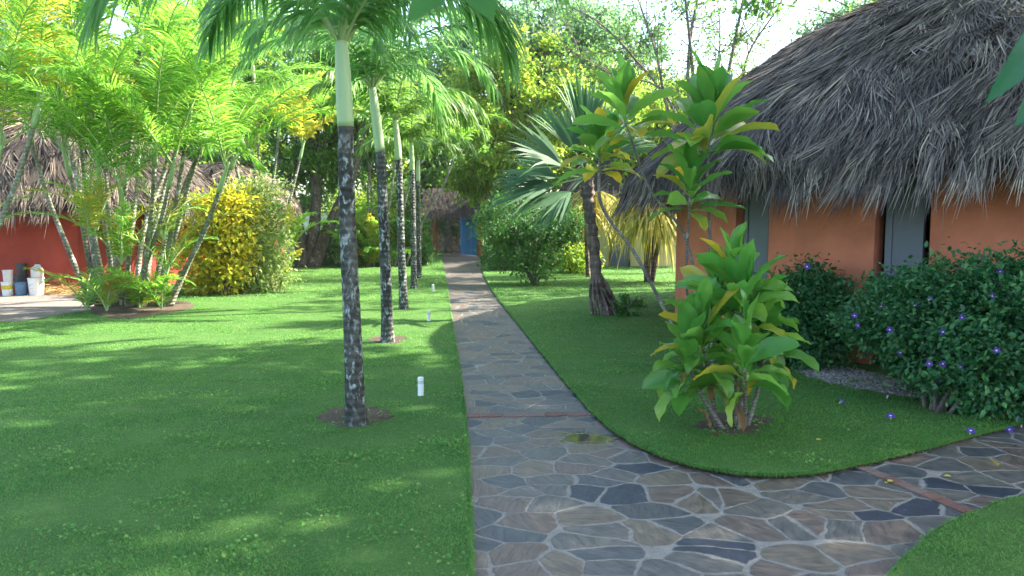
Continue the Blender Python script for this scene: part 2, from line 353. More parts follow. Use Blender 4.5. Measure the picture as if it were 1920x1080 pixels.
M['pail_dark'] = plain('dark_pail', (.07, .08, .085), .45, .1, 8, .03)
M['pail_blue'] = plain('blue_pail', (.12, .22, .36), .45, .1, 8, .03)
M['label_yellow'] = plain('yellow_label', (.62, .48, .05), .5, .05, 8, 0)
M['metal'] = plain('dull_metal', (.4, .4, .4), .35, .1, 8, 0, .5, (1, 1, 1), .8)
def stonemat():
    m, nt, out = newmat('rubble_stone'); v = coords(nt, (3.2, 3.2, 4.2))
    v2 = N(nt, 'TexVoronoi', feature='F1'); v1 = N(nt, 'TexVoronoi', feature='DISTANCE_TO_EDGE')
    for q in (v1, v2): nt.links.new(v, q.inputs['Vector']); q.inputs['Scale'].default_value = 1
    sep = N(nt, 'SeparateColor'); nt.links.new(v2.outputs['Color'], sep.inputs[0])
    c = ramp(nt, sep.outputs[0], [(0, (.34, .22, .16)), (.5, (.46, .32, .24)), (1, (.55, .43, .34))])
    c = mix(nt, ramp(nt, v1.outputs['Distance'], [(.03, (0, 0, 0)), (.08, (1, 1, 1))]), (.16, .12, .10), c)
    p = N(nt, 'BsdfPrincipled'); p.inputs['Roughness'].default_value = .9; nt.links.new(c, p.inputs['Base Color'])
    nt.links.new(bump(nt, v1.outputs['Distance'], .6, .05), p.inputs['Normal']); nt.links.new(p.outputs[0], out.inputs[0]); return m
M['rubble'] = stonemat()

# ------------------------------------------------------------------ ground, lawns, path
LZ = .04
g = MB(); g.add([[-400, -60, 0], [400, -60, 0], [400, 700, 0], [-400, 700, 0]], np.array([[0, 1, 2, 3]]))
kind(g.build('ground', M['earth']), 'structure')
left_edge = [(879, 1150), (880, 1080), (877, 940), (871, 800), (858, 680), (848, 615), (838, 545), (830, 490), (828, 478)]
LE = [G(*p, LZ)[:2] for p in left_edge]
LE = list(smoothpath([np.array([*q, 0]) for q in LE], 420)[:, :2] + rng.normal(0, .004, (420, 2)))
LE = [np.array([LE[0][0] + .02, -8])] + LE
left_poly = LE + [np.array([-3.4, 40]), np.array([-45, 40]), np.array([-45, -8])]
bed_edge = [(900, 478), (904, 505), (925, 545), (985, 620), (1040, 687), (1085, 740), (1130, 786), (1190, 828), (1260, 858), (1330, 876), (1410, 886), (1490, 886), (1560, 877), (1640, 860), (1740, 836), (1830, 812), (1920, 790)]
BE = smoothpath([np.array([*G(*p, LZ)[:2], 0]) for p in bed_edge], 420)[:, :2] + rng.normal(0, .004, (420, 2))
bed_poly = [np.array([-1.7, 40])] + list(BE) + [np.array(p) for p in ((6, 5.35), (9, 5.1), (30, 5), (30, 40))]
low_edge = [(2200, 905), (1920, 930), (1850, 952), (1770, 985), (1710, 1035), (1672, 1080), (1655, 1150)]
LO = smoothpath([np.array([*G(*p, LZ)[:2], 0]) for p in low_edge], 160)[:, :2] + rng.normal(0, .004, (160, 2))
low_poly = [np.array([30, 3.9])] + list(LO) + [np.array([1.45, 2.0]), np.array([1.45, -8]), np.array([30, -8])]
for p in (left_poly, bed_poly, low_poly):
    # slightly ragged turf edge
    kind(polyfill([q for q in p], LZ, 0, 1, .045).build('lawn', [M['lawn'], M['edge']]), 'structure')
pth = MB(); pth.add([[-4, -8, .004], [30, -8, .004], [30, 42, .004], [-4, 42, .004]], np.array([[0, 1, 2, 3]]))
path = kind(pth.build('path', M['path']), 'structure')
def brick_band(a, b, wdt, n):
    a = np.array(a); b = np.array(b); d = (b - a) / n; u = d / np.linalg.norm(d); s = np.array([-u[1], u[0]])
    mb = MB()
    for i in range(n):
        c = a + d * (i + .5)
        mb.add(*box([c[0], c[1], .006], [*(d * .47), 0], [*(s * wdt / 2 * rng.uniform(.93, 1.05)), 0], [0, 0, .005 + rng.uniform(0, .002)]))
    return mb.build('brick_band', M['brick'], path)
a, b = G(862, 781), G(1140, 777); brick_band(a[:2], b[:2], .11, 7)
a, b = G(1575, 862), G(1850, 975); brick_band(a[:2], b[:2], .09, 11)

# bare-soil patches lying on the turf
def patch(name, pts, z, mat, k='structure'):
    P = smoothpath([np.array([*p[:2], 0]) for p in pts] + [np.array([*pts[0][:2], 0])], 5 * len(pts))[:-1]
    P[:, :2] += rng.normal(0, .02, (len(P), 2))
    return kind(polyfill([q[:2] for q in P], z, 0, 0, .008).build(name, mat), k), P
bare = []
_, P = patch('ground_patch', [G(*p, LZ) for p in ((-260, 600), (-260, 536), (0, 536), (150, 541), (205, 556), (185, 578), (110, 590), (60, 599), (0, 603))], LZ + .005, M['dirt']); bare.append(P)
_, P = patch('ground_patch', [G(*p, LZ) for p in ((170, 588), (185, 566), (260, 562), (345, 566), (360, 578), (300, 590), (235, 598))], LZ + .010, M['earth']); bare.append(P)
_, P = patch('ground_patch', [G(*p, LZ) for p in ((606, 792), (602, 778), (635, 766), (690, 764), (728, 770), (732, 783), (690, 796), (640, 800))], LZ + .004, M['earth']); bare.append(P)
_, P = patch('ground_patch', [G(*p, LZ) for p in ((690, 638), (710, 629), (745, 629), (762, 635), (745, 643), (710, 643))], LZ + .004, M['earth']); bare.append(P)
_, P = patch('ground_patch', [G(*p, LZ) for p in ((1300, 800), (1330, 780), (1400, 775), (1445, 790), (1420, 808), (1360, 815))], LZ + .004, M['earth']); bare.append(P)
_, GP = patch('ground_patch', [G(*p, LZ) for p in ((1490, 696), (1530, 688), (1590, 690), (1680, 712), (1780, 745), (1700, 745), (1620, 730), (1540, 714))], LZ + .006, M['dirt']); bare.append(GP)

def grass():
    mb = MB()
    def field(x0, x1, y0, y1, dens, h, wd):
        n = int((x1 - x0) * (y1 - y0) * dens)
        X = rng.uniform(x0, x1, n); Y = rng.uniform(y0, y1, n)
        jx, jy = X + rng.normal(0, .018, n), Y + rng.normal(0, .018, n); keep = (inpoly(jx, jy, left_poly) | inpoly(jx, jy, bed_poly) | inpoly(jx, jy, low_poly)) & (np.abs(X) < .72 * Y + .6)
        for b in bare: keep &= ~(inpoly(X, Y, b) & (rng.random(n) > .06))
        keep &= (X - 7.95) ** 2 + (Y - 11.5) ** 2 > 5.4 ** 2
        X, Y = X[keep], Y[keep]; n = len(X)
        cl = .75 + .5 * (np.sin(X * 2.3 + np.sin(Y * 1.7) * 2) * np.sin(Y * 2.9 + np.sin(X * 1.3) * 2)) + .25 * np.sin(X * 9 + Y * 5) * np.sin(Y * 11 - X * 4)
        hh = h * np.clip(cl, .45, 1.6) * rng.uniform(.5, 1.25, n)
        az = rng.uniform(0, 2 * math.pi, n); ln = rng.uniform(.4, 1.6, n)
        D = np.stack([np.cos(az) * ln, np.sin(az) * ln, np.ones(n)], -1); D = nrm(D) * hh[:, None]
        B = np.stack([X, Y, np.full(n, LZ - .002)], -1); W = np.stack([-np.sin(az), np.cos(az), np.zeros(n)], -1) * (wd * rng.uniform(.6, 1.3, n))[:, None]
        mid = B + D * .55 + [0, 0, 0]; tip = B + D + np.stack([np.cos(az), np.sin(az), -np.ones(n) * .35], -1) * (hh * .35)[:, None]
        V = np.stack([B - W, B + W, mid + W * .8, tip, mid - W * .8], 1).reshape(-1, 3); i = (np.arange(n) * 5)[:, None]
        mb.add(V, [i + np.array([[0, 1, 2, 4]]), i + np.array([[4, 2, 3]])])
    field(-4, 5, 2.9, 5.5, 12000, .021, .0017)
    field(-6, 6, 5.5, 9, 6000, .023, .0025)
    field(-11, 8, 9, 15, 1800, .028, .004)
    field(-16, 8, 15, 34, 330, .05, .008)
    # blades that lean out over the turf edges
    for E, m, sgn in ((np.array(LE), 26000, 1), (BE, 24000, -1), (LO, 5000, -1)):
        seg = np.diff(E, axis=0); sl_ = np.linalg.norm(seg, axis=1); mid_ = (E[1:] + E[:-1]) / 2; pw = sl_ / np.maximum(mid_[:, 1], 2.5); pw[(mid_[:, 1] < 2.5) | (mid_[:, 1] > 24)] = 0
        k = rng.choice(len(seg), m, p=pw / pw.sum()); t = rng.random(m)[:, None]; q = E[:-1][k] + seg[k] * t; o = np.stack([seg[k][:, 1], -seg[k][:, 0]], -1) / sl_[k][:, None] * sgn
        if sgn < 0: o = o * np.sign(1)
        q = q - o * rng.uniform(0, .02, m)[:, None]; a = rng.normal(0, .7, m); oo = np.stack([o[:, 0] * np.cos(a) - o[:, 1] * np.sin(a), o[:, 0] * np.sin(a) + o[:, 1] * np.cos(a)], -1)
        L = rng.uniform(.015, .048, m); sc = np.clip(q[:, 1] / 5, .8, 3); B = np.c_[q, np.full(m, LZ - .006 - rng.uniform(0, .012, m))]
        mid = B + np.c_[oo * (L * .5)[:, None], L * rng.uniform(.1, .5, m)]; tip = B + np.c_[oo * L[:, None], L * rng.uniform(-.8, .3, m)]; tip[:, 2] = np.maximum(tip[:, 2], .006)
        W = np.c_[-oo[:, 1], oo[:, 0], np.zeros(m)] * (.0018 * sc)[:, None]; i = (np.arange(m) * 5)[:, None]
        mb.add(np.stack([B - W, B + W, mid + W * .8, tip, mid - W * .8], 1).reshape(-1, 3), [i + np.array([[0, 1, 2, 4]]), i + np.array([[4, 2, 3]])])
    # clover-like broad leaves in loose clusters among the blades
    nc = 150; cx = rng.uniform(-4, 4, nc); cy = rng.uniform(3.1, 9, nc); q = rng.integers(0, nc, 9000); X = cx[q] + rng.normal(0, .13, 9000); Y = cy[q] + rng.normal(0, .08, 9000)
    kp = (inpoly(X, Y, left_poly) | inpoly(X, Y, bed_poly)) & (np.abs(X) < .72 * Y); X, Y = X[kp], Y[kp]; n = len(X); l = rng.uniform(.012, .026, n)
    mb.add(*leafcards(np.stack([X, Y, LZ + rng.uniform(.012, .034, n)], -1), nrm(rdir(n) * [1, 1, .35]), rdir(n, 2.5), l, l * .8), 0)
    o = mb.build('grass', M['blade']); kind(o, 'stuff'); return o
grass()

# ------------------------------------------------------------------ huts
def dome(prof, c, n, off=0.0):
    """thatch_sampler: prof list of (r,z) from apex to eave"""
    prof = np.asarray(prof, float); seg = np.r_[0, np.cumsum(np.linalg.norm(np.diff(prof, axis=0), axis=1))]
    def at(s, th, o):
        r = np.interp(s, seg, prof[:, 0]); z = np.interp(s, seg, prof[:, 1])
        e = .15; dr = np.interp(np.minimum(s + e, seg[-1]), seg, prof[:, 0]) - np.interp(np.maximum(s - e, 0), seg, prof[:, 0]); dz = np.interp(np.minimum(s + e, seg[-1]), seg, prof[:, 1]) - np.interp(np.maximum(s - e, 0), seg, prof[:, 1])
        l = np.hypot(dr, dz) + 1e-9; nr, nz = -dz / l, dr / l
        ext = np.maximum(s - seg[-1], 0)
        rr = r + nr * o + ext * .45; zz = z + nz * o - ext * .9
        return np.stack([c[0] + rr * np.cos(th), c[1] + rr * np.sin(th), zz], -1)
    return at, seg[-1]
def thatch(prof, c, mat, nstr, parent, wd=.009, L=.75, fringe=1500, side=None, shag=1.0):
    prof = smoothpath([np.array([r, 0, z]) for r, z in prof], 40)[:, [0, 2]]
    at, tot = dome(prof, c, 0)
    V, F = lathe(prof, (c[0], c[1], 0), 64)
    mb = MB(); mb.add(V, F, 1, True)
    V, F = lathe([(prof[-1][0], prof[-1][1]), (prof[-1][0] - .12, prof[-1][1] - .14), (prof[-1][0] - 1.0, prof[-1][1] + .42), (.1, prof[0][1] - .5)], (c[0], c[1], 0), 64); mb.add(V, F, 1, True)
    def run(n, s0, s1, Lm, w0, o0, ang):
        nb = max(20, n // 16); ib = rng.integers(0, nb, n)
        sb = s0 + (s1 - s0) * np.sqrt(rng.random(nb)) if s0 < .5 * tot else rng.uniform(s0, s1, nb)
        tb_ = (rng.uniform(0, 2 * math.pi, nb) if side is None else rng.uniform(side[0], side[1], nb))
        s = np.clip(sb[ib] + rng.normal(0, .07, n), 0, tot); r = np.maximum(np.interp(s, np.linspace(0, tot, 40), prof[:, 0]), .3)
        th = tb_[ib] + rng.normal(0, .05, n) / r
        l = Lm * rng.uniform(.7, 1.2, nb)[ib] * rng.uniform(.75, 1.15, n)
        lean = ang * (rng.normal(0, 1, nb)[ib] * .85 + rng.normal(0, .5, n)) + .22 * np.sin(th * 9 + s * 1.9) + .16 * np.sin(th * 23 - s * 3.1)
        tone = np.clip(rng.normal(.42, .25, nb)[ib] + rng.normal(0, .18, n), 0, 1); lift_b = (rng.random(nb) ** 2)[ib]
        K = 4; ks = np.linspace(0, 1, K)[None]
        sk = s[:, None] + l[:, None] * ks * np.cos(lean)[:, None]; tk = th[:, None] + l[:, None] * ks * np.sin(lean)[:, None] / r[:, None]
        ok = (o0 + .035 * rng.random(n)[:, None]) + (shag * (.55 * lift_b + .45 * rng.random(n) ** 3) * .11)[:, None] * ks ** 1.5
        P = at(sk, tk, ok); T = nrm(np.gradient(P, axis=1)); nr = nrm(P - np.array([c[0], c[1], prof[-1][1] - 2.5]))
        W = nrm(np.cross(T, nr)); W = nrm(W + nr * rng.normal(0, .55, n)[:, None, None])
        hw = (w0 * rng.uniform(.5, 1.5, n))[:, None] * np.array([[.8, 1, .8, .15]])
        V, F = strips(P, W, hw); mb.add(V, F, 0, tone=np.repeat(tone, 2 * K))
    run(nstr, 0, tot - .35, L, wd, .0, .26)
    run(fringe, tot - .55, tot - .05, .6, wd * 1.0, .0, .26)
    run(fringe // 2, tot - .5, tot - .2, .75, wd * .9, -.14, .2)
    return mb.build('thatch_roof', [mat, M['under']], parent)
def arcwall(c, rad, spans, z0, z1, th=.22, step=R(3)):
    mb = MB()
    for a0, a1 in spans:
        n = max(2, int((a1 - a0) / step) + 1); a = np.linspace(a0, a1, n)
        ci = np.stack([np.cos(a), np.sin(a)], -1); o = np.array(c)[None] + ci * rad; i = np.array(c)[None] + ci * (rad - th)
        V = np.concatenate([np.c_[o, np.full(n, z0)], np.c_[o, np.full(n, z1)], np.c_[i, np.full(n, z0)], np.c_[i, np.full(n, z1)]])
        k = np.arange(n - 1)
        F = np.concatenate([np.stack([k, k + 1, k + 1 + n, k + n], -1), np.stack([k + 1 + 2 * n, k + 2 * n, k + 3 * n, k + 1 + 3 * n], -1), np.stack([k + n, k + 1 + n, k + 1 + 3 * n, k + 3 * n], -1),
                            [[0, n, 3 * n, 2 * n], [n - 1, 3 * n - 1, 4 * n - 1, 2 * n - 1]]])
        mb.add(V, F, 0, False)
    return mb
def hut_door(c, rad, a0, a1, z0, z1, parent, panel, frame, fw=.085):
    p0 = np.array(c) + rad * np.array([math.cos(a0), math.sin(a0)]); p1 = np.array(c) + rad * np.array([math.cos(a1), math.sin(a1)])
    u = p1 - p0; wdt = np.linalg.norm(u); u /= wdt; nn = (p0 + p1) / 2 - np.array(c); nn /= np.linalg.norm(nn)
    mid = (p0 + p1) / 2; zc = (z0 + z1) / 2; hz = (z1 - z0) / 2
    mb = MB(); hw = wdt / 2 - fw
    mb.add(*box([*(mid - nn * .11), zc], [*(u * hw), 0], [*(nn * .025), 0], [0, 0, hz]))
    # raised stiles and rails on the panel
    for s in (-1, 1): mb.add(*box([*(mid - nn * .078 + u * s * (hw - .035)), zc], [*(u * .034), 0], [*(nn * .008), 0], [0, 0, hz]))
    for z in (z0 + .08, zc - .25, z1 - .08): mb.add(*box([*(mid - nn * .078), z], [*(u * (hw - .072)), 0], [*(nn * .008), 0], [0, 0, .05]))
    d = mb.build('door', panel, parent)
    fb = MB()
    for s in (-1, 1): fb.add(*box([*(mid - nn * .01 + u * s * (wdt / 2 - fw / 2)), zc], [*(u * fw / 2), 0], [*(nn * .09), 0], [0, 0, hz]))
    fb.add(*box([*(mid - nn * .01), z1 + .04], [*(u * wdt / 2), 0], [*(nn * .09), 0], [0, 0, .04]))
    fb.build('frame', frame, d)
def hit_angle(px, c, rad):
    u = (px - 960) / FPX; a = u * u + 1; b = c[0] * u + c[1]; q = c[0] ** 2 + c[1] ** 2 - rad ** 2
    t = (b - math.sqrt(b * b - a * q)) / a; x, y = u * t, t
    return math.atan2(y - c[1], x - c[0]) % (2 * math.pi)
# right hut
HC = (7.95, 11.5); HR = 5.3
h = thing('thatched_hut', (*HC, 0), 'large round salmon hut under shaggy grey thatch with grey shutter doors', 'hut', 'thatched huts in the garden')
d1 = sorted((hit_angle(1378, HC, HR), hit_angle(1440, HC, HR))); d2 = sorted((hit_angle(1638, HC, HR), hit_angle(1742, HC, HR)))
arcwall(HC, HR, [(d1[1], d2[0]), (d2[1], d1[0] + 2 * math.pi)], 0, 2.5).build('wall', M['salmon'], h)
for d in (d1, d2): hut_door(HC, HR, d[0], d[1], .05, 2.4, h, M['grey_panel'], M['navy'])
thatch([(.02, 5.55), (.8, 5.4), (1.87, 5.02), (2.8, 4.65), (3.7, 4.22), (4.5, 3.65), (5.3, 3.05), (5.85, 2.5), (6.1, 2.2)], HC, M['thatch'], 80000, h, side=(R(115), R(325)), fringe=11000, wd=.0062, L=.6)
# left hut: eight flat sides
LC = (-11.34, 19.1); LR = 3.27
h = thing('thatched_hut', (*LC, 0), 'dark red eight-sided hut behind the leaning areca stems, pails at its foot', 'hut', 'thatched huts in the garden')
cr = math.atan2(16.4 - LC[1], -9.52 - LC[0])
mb = arcwall(LC, LR, [(cr + i * math.pi / 4, cr + (i + 1) * math.pi / 4) for i in range(8)], 0, 2.5, .2, 9.)
mb.build('wall', M['red'], h)
thatch([(.02, 4.75), (1.0, 4.4), (2.0, 3.85), (3.0, 3.1), (3.7, 2.4), (4.05, 1.95)], LC, M['brown_thatch'], 16000, h, fringe=4500, wd=.011)
# small hut further behind the croton
BC = (A(425, 400, 23.5)[0], 23.5)
h = thing('thatched_hut', (*BC, 0), 'small hut with tan thatch showing above the yellow croton', 'hut', 'thatched huts in the garden')
arcwall(BC, 1.7, [(0, 2 * math.pi)], 0, 2.2).build('wall', M['red'], h)
thatch([(.02, 3.42), (.6, 3.32), (1.2, 3.05), (1.8, 2.6), (2.2, 2.05)], BC, M['tan_thatch'], 4000, h, fringe=1500, wd=.014, L=.5)
# cream hut beyond the strap-leaved plants
YC = (A(1200, 400, 28)[0], 28.5)
h = thing('thatched_hut', (*YC, 0), 'cream walled hut with a grey door seen behind yellow strap leaves', 'hut', 'thatched huts in the garden')
dd = sorted((hit_angle(1140, YC, 2.6), hit_angle(1182, YC, 2.6)))
arcwall(YC, 2.6, [(dd[1], dd[0] + 2 * math.pi)], 0, 2.5).build('wall', M['cream'], h)
hut_door(YC, 2.6, dd[0], dd[1], .03, 2.2, h, M['grey_panel'], M['grey_panel'])
thatch([(.02, 4.9), (1.0, 4.5), (2.2, 3.6), (3.0, 2.7), (3.4, 2.1)], YC, M['thatch'], 5000, h, fringe=1500, wd=.016)

# ------------------------------------------------------------------ gateway, far walls
gy = 34
h = thing('gateway', (A(858, 480, gy)[0], gy, 0), 'small thatched gateway on terracotta posts at the end of the path', 'gateway')
for px in (815, 899):
    x = A(px, 450, gy)[0]; mb = MB(); mb.add(*tube([[x, gy, 0], [x + .02, gy, 1.1], [x, gy, 2.35]], [.13, .12, .12], 10)); mb.build('post', M['terracotta'], h)
x0, x1 = A(795, 400, gy)[0], A(925, 400, gy)[0]
mb = MB(); xs = (x0 + x1) / 2
mb.add(np.array([[x0 - .1, gy - .9, 1.95], [x1 + .1, gy - .9, 1.95], [x1 - .4, gy, 3.1], [x0 + .4, gy, 3.1], [x0 - .1, gy + .9, 1.95], [x1 + .1, gy + .9, 1.95]]), [np.array([[0, 1, 2, 3], [5, 4, 3, 2], [0, 4, 5, 1]]), np.array([[0, 3, 4], [1, 5, 2]])], 1)
n = 3500; X = rng.uniform(x0, x1, n); t = rng.random(n) ** .7; sgn = np.where(rng.random(n) < .75, -1, 1)
P0 = np.stack([X, gy + sgn * (t * .85), 3.12 - t * 1.1], -1); D = np.stack([rng.normal(0, .25, n), sgn * .75, -np.ones(n) * .9 + rng.normal(0, .15, n)], -1)
P = P0[:, None] + nrm(D)[:, None] * (np.linspace(0, .55, 3))[None, :, None] * rng.uniform(.6, 1.2, n)[:, None, None]; W = nrm(np.cross(D, np.array([0, -.7, .7])))[:, None].repeat(3, 1)
V, F = strips(P, W, np.full((n, 3), .018) * np.array([[1, .8, .2]])); mb.add(V, F, 0, tone=np.repeat(np.clip(rng.normal(.4, .22, n), 0, 1), 6)); mb.build('thatch_roof', [M['brown_thatch'], M['under']], h)
x = A(879, 440, gy + .6)[0]
gt = thing('blue_gate', (x, gy + .6, 0), 'bright blue plank gate standing open in the thatched gateway', 'gate')
def plankdoor(xa, xb, ya, yb, name):
    mb = MB(); n = 5; a = np.array([xa, ya]); b = np.array([xb, yb]); u = (b - a) / n; nn = np.array([-u[1], u[0]]); nn /= np.linalg.norm(nn)
    for i in range(n): c = a + u * (i + .5); mb.add(*box([*c, 1.0], [*(u * .46), 0], [*(nn * .02), 0], [0, 0, .95]))
    for z in (.4, 1.6): mb.add(*box([*((a + b) / 2 - nn * .035), z], [*((b - a) / 2), 0], [*(nn * .013), 0], [0, 0, .06]))
    return mb.build(name, M['blue'], gt)
plankdoor(A(864, 440, gy + 1.3)[0], A(884, 440, gy + .6)[0], gy + 1.3, gy + .6, 'gate_leaf')
plankdoor(A(884.5, 440, gy + .58)[0], A(895, 440, gy + .1)[0], gy + .58, gy + .1, 'gate_leaf')
def wallrun(name, a, b, z1, mat, label, cat, th=.1):
    a = np.array(a, float); b = np.array(b, float); u = (b - a) / 2; nn = nrm(np.array([-u[1], u[0]])) * th; c = (a + b) / 2
    o = thing(name, (*c, 0), label, cat); mb = MB(); mb.add(*box([*c, z1 / 2], [*u, 0], [*nn, 0], [0, 0, z1 / 2])); mb.build('wall_body', mat, o)
    mb = MB(); mb.add(*box([*c, z1 + .04], [*(u * 1.002), 0], [*(nn * 1.3), 0], [0, 0, .038])); mb.build('coping', mat, o)
wallrun('stone_wall', (A(800, 440, 39)[0], 39), (A(868, 440, 38.5)[0], 38.5), 2.6, M['rubble'], 'rough rubble stone wall seen through the gateway beside the blue gate', 'wall')
wallrun('garden_wall', (-19, 33.5), (-4.4, 35), 1.9, M['block'], 'pale block garden wall glimpsed behind the forked tree trunks', 'wall')

# ------------------------------------------------------------------ palms
def frond(base, L, az, e0, e1, n, ll, lw, droop=.5, lift=.15, mi=0, s0=.1, pw=1.25, swing=0.0, K=5, rr=.014):
    Mn = 26; s = np.linspace(0, 1, Mn); el = e0 + (e1 - e0) * s ** pw; azs = az + swing * s
    T = np.stack([np.cos(el) * np.cos(azs), np.cos(el) * np.sin(azs), np.sin(el)], -1)
    P = np.vstack([[0, 0, 0], np.cumsum((T[:-1] + T[1:]) / 2 * (L / (Mn - 1)), 0)]) + base
    mb = MB(); mb.add(*tube(P, rr * (1 - .85 * s) + .002, 5, False), 1, True)
    Sd = np.stack([-np.sin(azs), np.cos(azs), np.zeros(Mn)], -1); Nn = np.cross(T, Sd); Nn *= np.sign(Nn[:, 2:3] + 1e-6)*0+1
    Nn = np.cross(Sd, T) * -1
    si = np.concatenate([np.linspace(s0, .99, n)] * 2) + rng.normal(0, .004, 2 * n); si = np.clip(si, 0, 1); sg = np.r_[np.ones(n), -np.ones(n)]
    ip = lambda a: np.stack([np.interp(si, s, a[:, k]) for k in range(3)], -1)
    p, t, sd, nn = ip(P), nrm(ip(T)), ip(Sd), ip(Nn)
    a = (R(22) + R(48) * si + rng.normal(0, R(6), 2 * n))[:, None]
    D = nrm(sd * sg[:, None] * np.cos(a) + t * np.sin(a) + nn * (lift + rng.normal(0, .12, 2 * n))[:, None])
    l = ll * np.sin(np.pi * (.16 + .76 * si)) ** .6 * rng.uniform(.85, 1.1, 2 * n)
    k = np.linspace(0, 1, K)[None, :, None]
    Q = p[:, None] + D[:, None] * l[:, None, None] * k; Q[:, :, 2] -= (droop * l * rng.uniform(.6, 1.4, 2 * n))[:, None] * (k[..., 0] ** 2)
    Q[:, :, :2] -= (D[:, None, :2] * l[:, None, None] * (k ** 2) * min(.35, droop * .3))
    dq = nrm(np.gradient(Q, axis=1)); W = nrm(t[:, None] - (t[:, None] * dq).sum(-1, keepdims=True) * dq)
    W = nrm(W + nn[:, None] * rng.normal(0, .35, 2 * n)[:, None, None])
    hw = lw * np.array([[.45, 1, .92, .6, .04]])[:, :K] * rng.uniform(.8, 1.15, (2 * n, 1))
    mb.add(*strips(Q, W, hw), mi); return mb
def ringed(Ps, r0, r1, n=60, flare=.35, step=.09, amp=.05):
    P = smoothpath(Ps, n); ln = np.r_[0, np.cumsum(np.linalg.norm(np.diff(P, axis=0), axis=1))]
    f = ln / ln[-1]; rad = r0 + (r1 - r0) * f; rad = rad * (1 + flare * np.exp(-ln / .18)); rad *= 1 + amp * (np.abs(np.sin(ln / step * math.pi)) - .6)
    return P, rad
def pal(name, pix, shaft_i, Y, r0, r1, label, group, nf, fl, bright=0, fr=None, ll=.5, lw=.017, nl=46, seed=1):
    global rng; rng = np.random.default_rng(seed)
    b = G(*pix[0], LZ); Yb = b[1]
    pts = [b - [0, 0, .03]] + [A(px, py, Yb) for px, py in pix[1:]]
    h = thing(name, tuple(b), label, 'palm tree', group)
    P, rad = ringed(pts[:shaft_i + 1], r0, r1, 70); mb = MB(); mb.add(*tube(P, rad, 18), 0, True); mb.build('trunk', M['ptrunk'], h)
    P = smoothpath(pts[shaft_i:], 16); s = np.linspace(0, 1, 16); mb = MB()
    mb.add(*tube(P, r1 * (1.06 + .22 * np.sin(s * 2.2) - .45 * s), 18), 0, True); mb.build('crown_shaft', M['shaft'], h)
    top = P[-1]
    mats = [M['pbright'] if bright else M['pfrond'], M['rachis']]
    fr = list(fr or [])
    a0 = rng.uniform(0, 6.28)
    for i in range(nf - len(fr)):
        fr.append((fl * rng.uniform(.85, 1.1), a0 + i * 2.4 + rng.normal(0, .2), R(rng.uniform(50, 82)), R(rng.uniform(-65, -25))))
    for (L, az, e0, e1) in fr:
        frond(top - [0, 0, .05], L, az, e0, e1, nl, ll, lw, droop=.6, lift=.14, swing=rng.normal(0, .15)).build('frond', mats, h)
    # spear leaf
    mb = MB(); mb.add(*tube(smoothpath([top, top + [.02, 0, .5], top + [.05, .02, 1.1]], 8), np.linspace(.03, .004, 8), 6), 0, True); mb.build('spear_leaf', M['rachis'], h)
    return h
GP_ = 'christmas palms lining the path'
pal('palm_tree', [(668, 795), (660, 600), (651, 400), (648, 238), (640, 78)], 3, 5.9, .072, .057, 'nearest palm beside the path, thick dark trunk with white lichen patches', GP_, 10, 2.1,
    fr=[(2.5, R(192), R(62), R(-38)), (2.0, R(215), R(58), R(-70)), (1.9, R(150), R(62), R(-55)), (2.0, R(-25), R(62), R(-50)), (1.9, R(35), R(58), R(-60)), (1.9, R(-60), R(75), R(-30)), (2.1, R(95), R(65), R(-40))], seed=3, ll=.55, lw=.0145, nl=56)
pal('palm_tree', [(727, 641), (722, 480), (713, 285), (698, 165)], 2, 10, .075, .06, 'second palm from the front, lichen speckled trunk in a small ring of soil', GP_, 11, 2.1, seed=5, nl=46, lw=.016,
    fr=[(2.2, R(-10), R(65), R(-50)), (2.1, R(20), R(60), R(-60)), (2.2, R(170), R(60), R(-50)), (2.0, R(-70), R(65), R(-55)), (2.1, R(-120), R(60), R(-50))])
pal('palm_tree', [(757, 579), (752, 450), (748, 300), (741, 225)], 2, 13.7, .075, .055, 'third palm from the front, brownish trunk rising straight from the turf', GP_, 11, 2.0, 1, seed=8, nl=44, lw=.019)
pal('palm_tree', [(776, 541), (775, 440), (773, 320), (771, 268)], 2, 17.9, .07, .055, 'fourth palm in the row, pale slender trunk beside the path', GP_, 12, 2.0, 1, seed=12, nl=36, lw=.025)
pal('palm_tree', [(786, 521), (785, 440), (784, 340), (784, 300)], 2, 21, .07, .055, 'last and thinnest palm of the row by the gateway', GP_, 11, 1.9, 1, seed=15, nl=32, lw=.03)

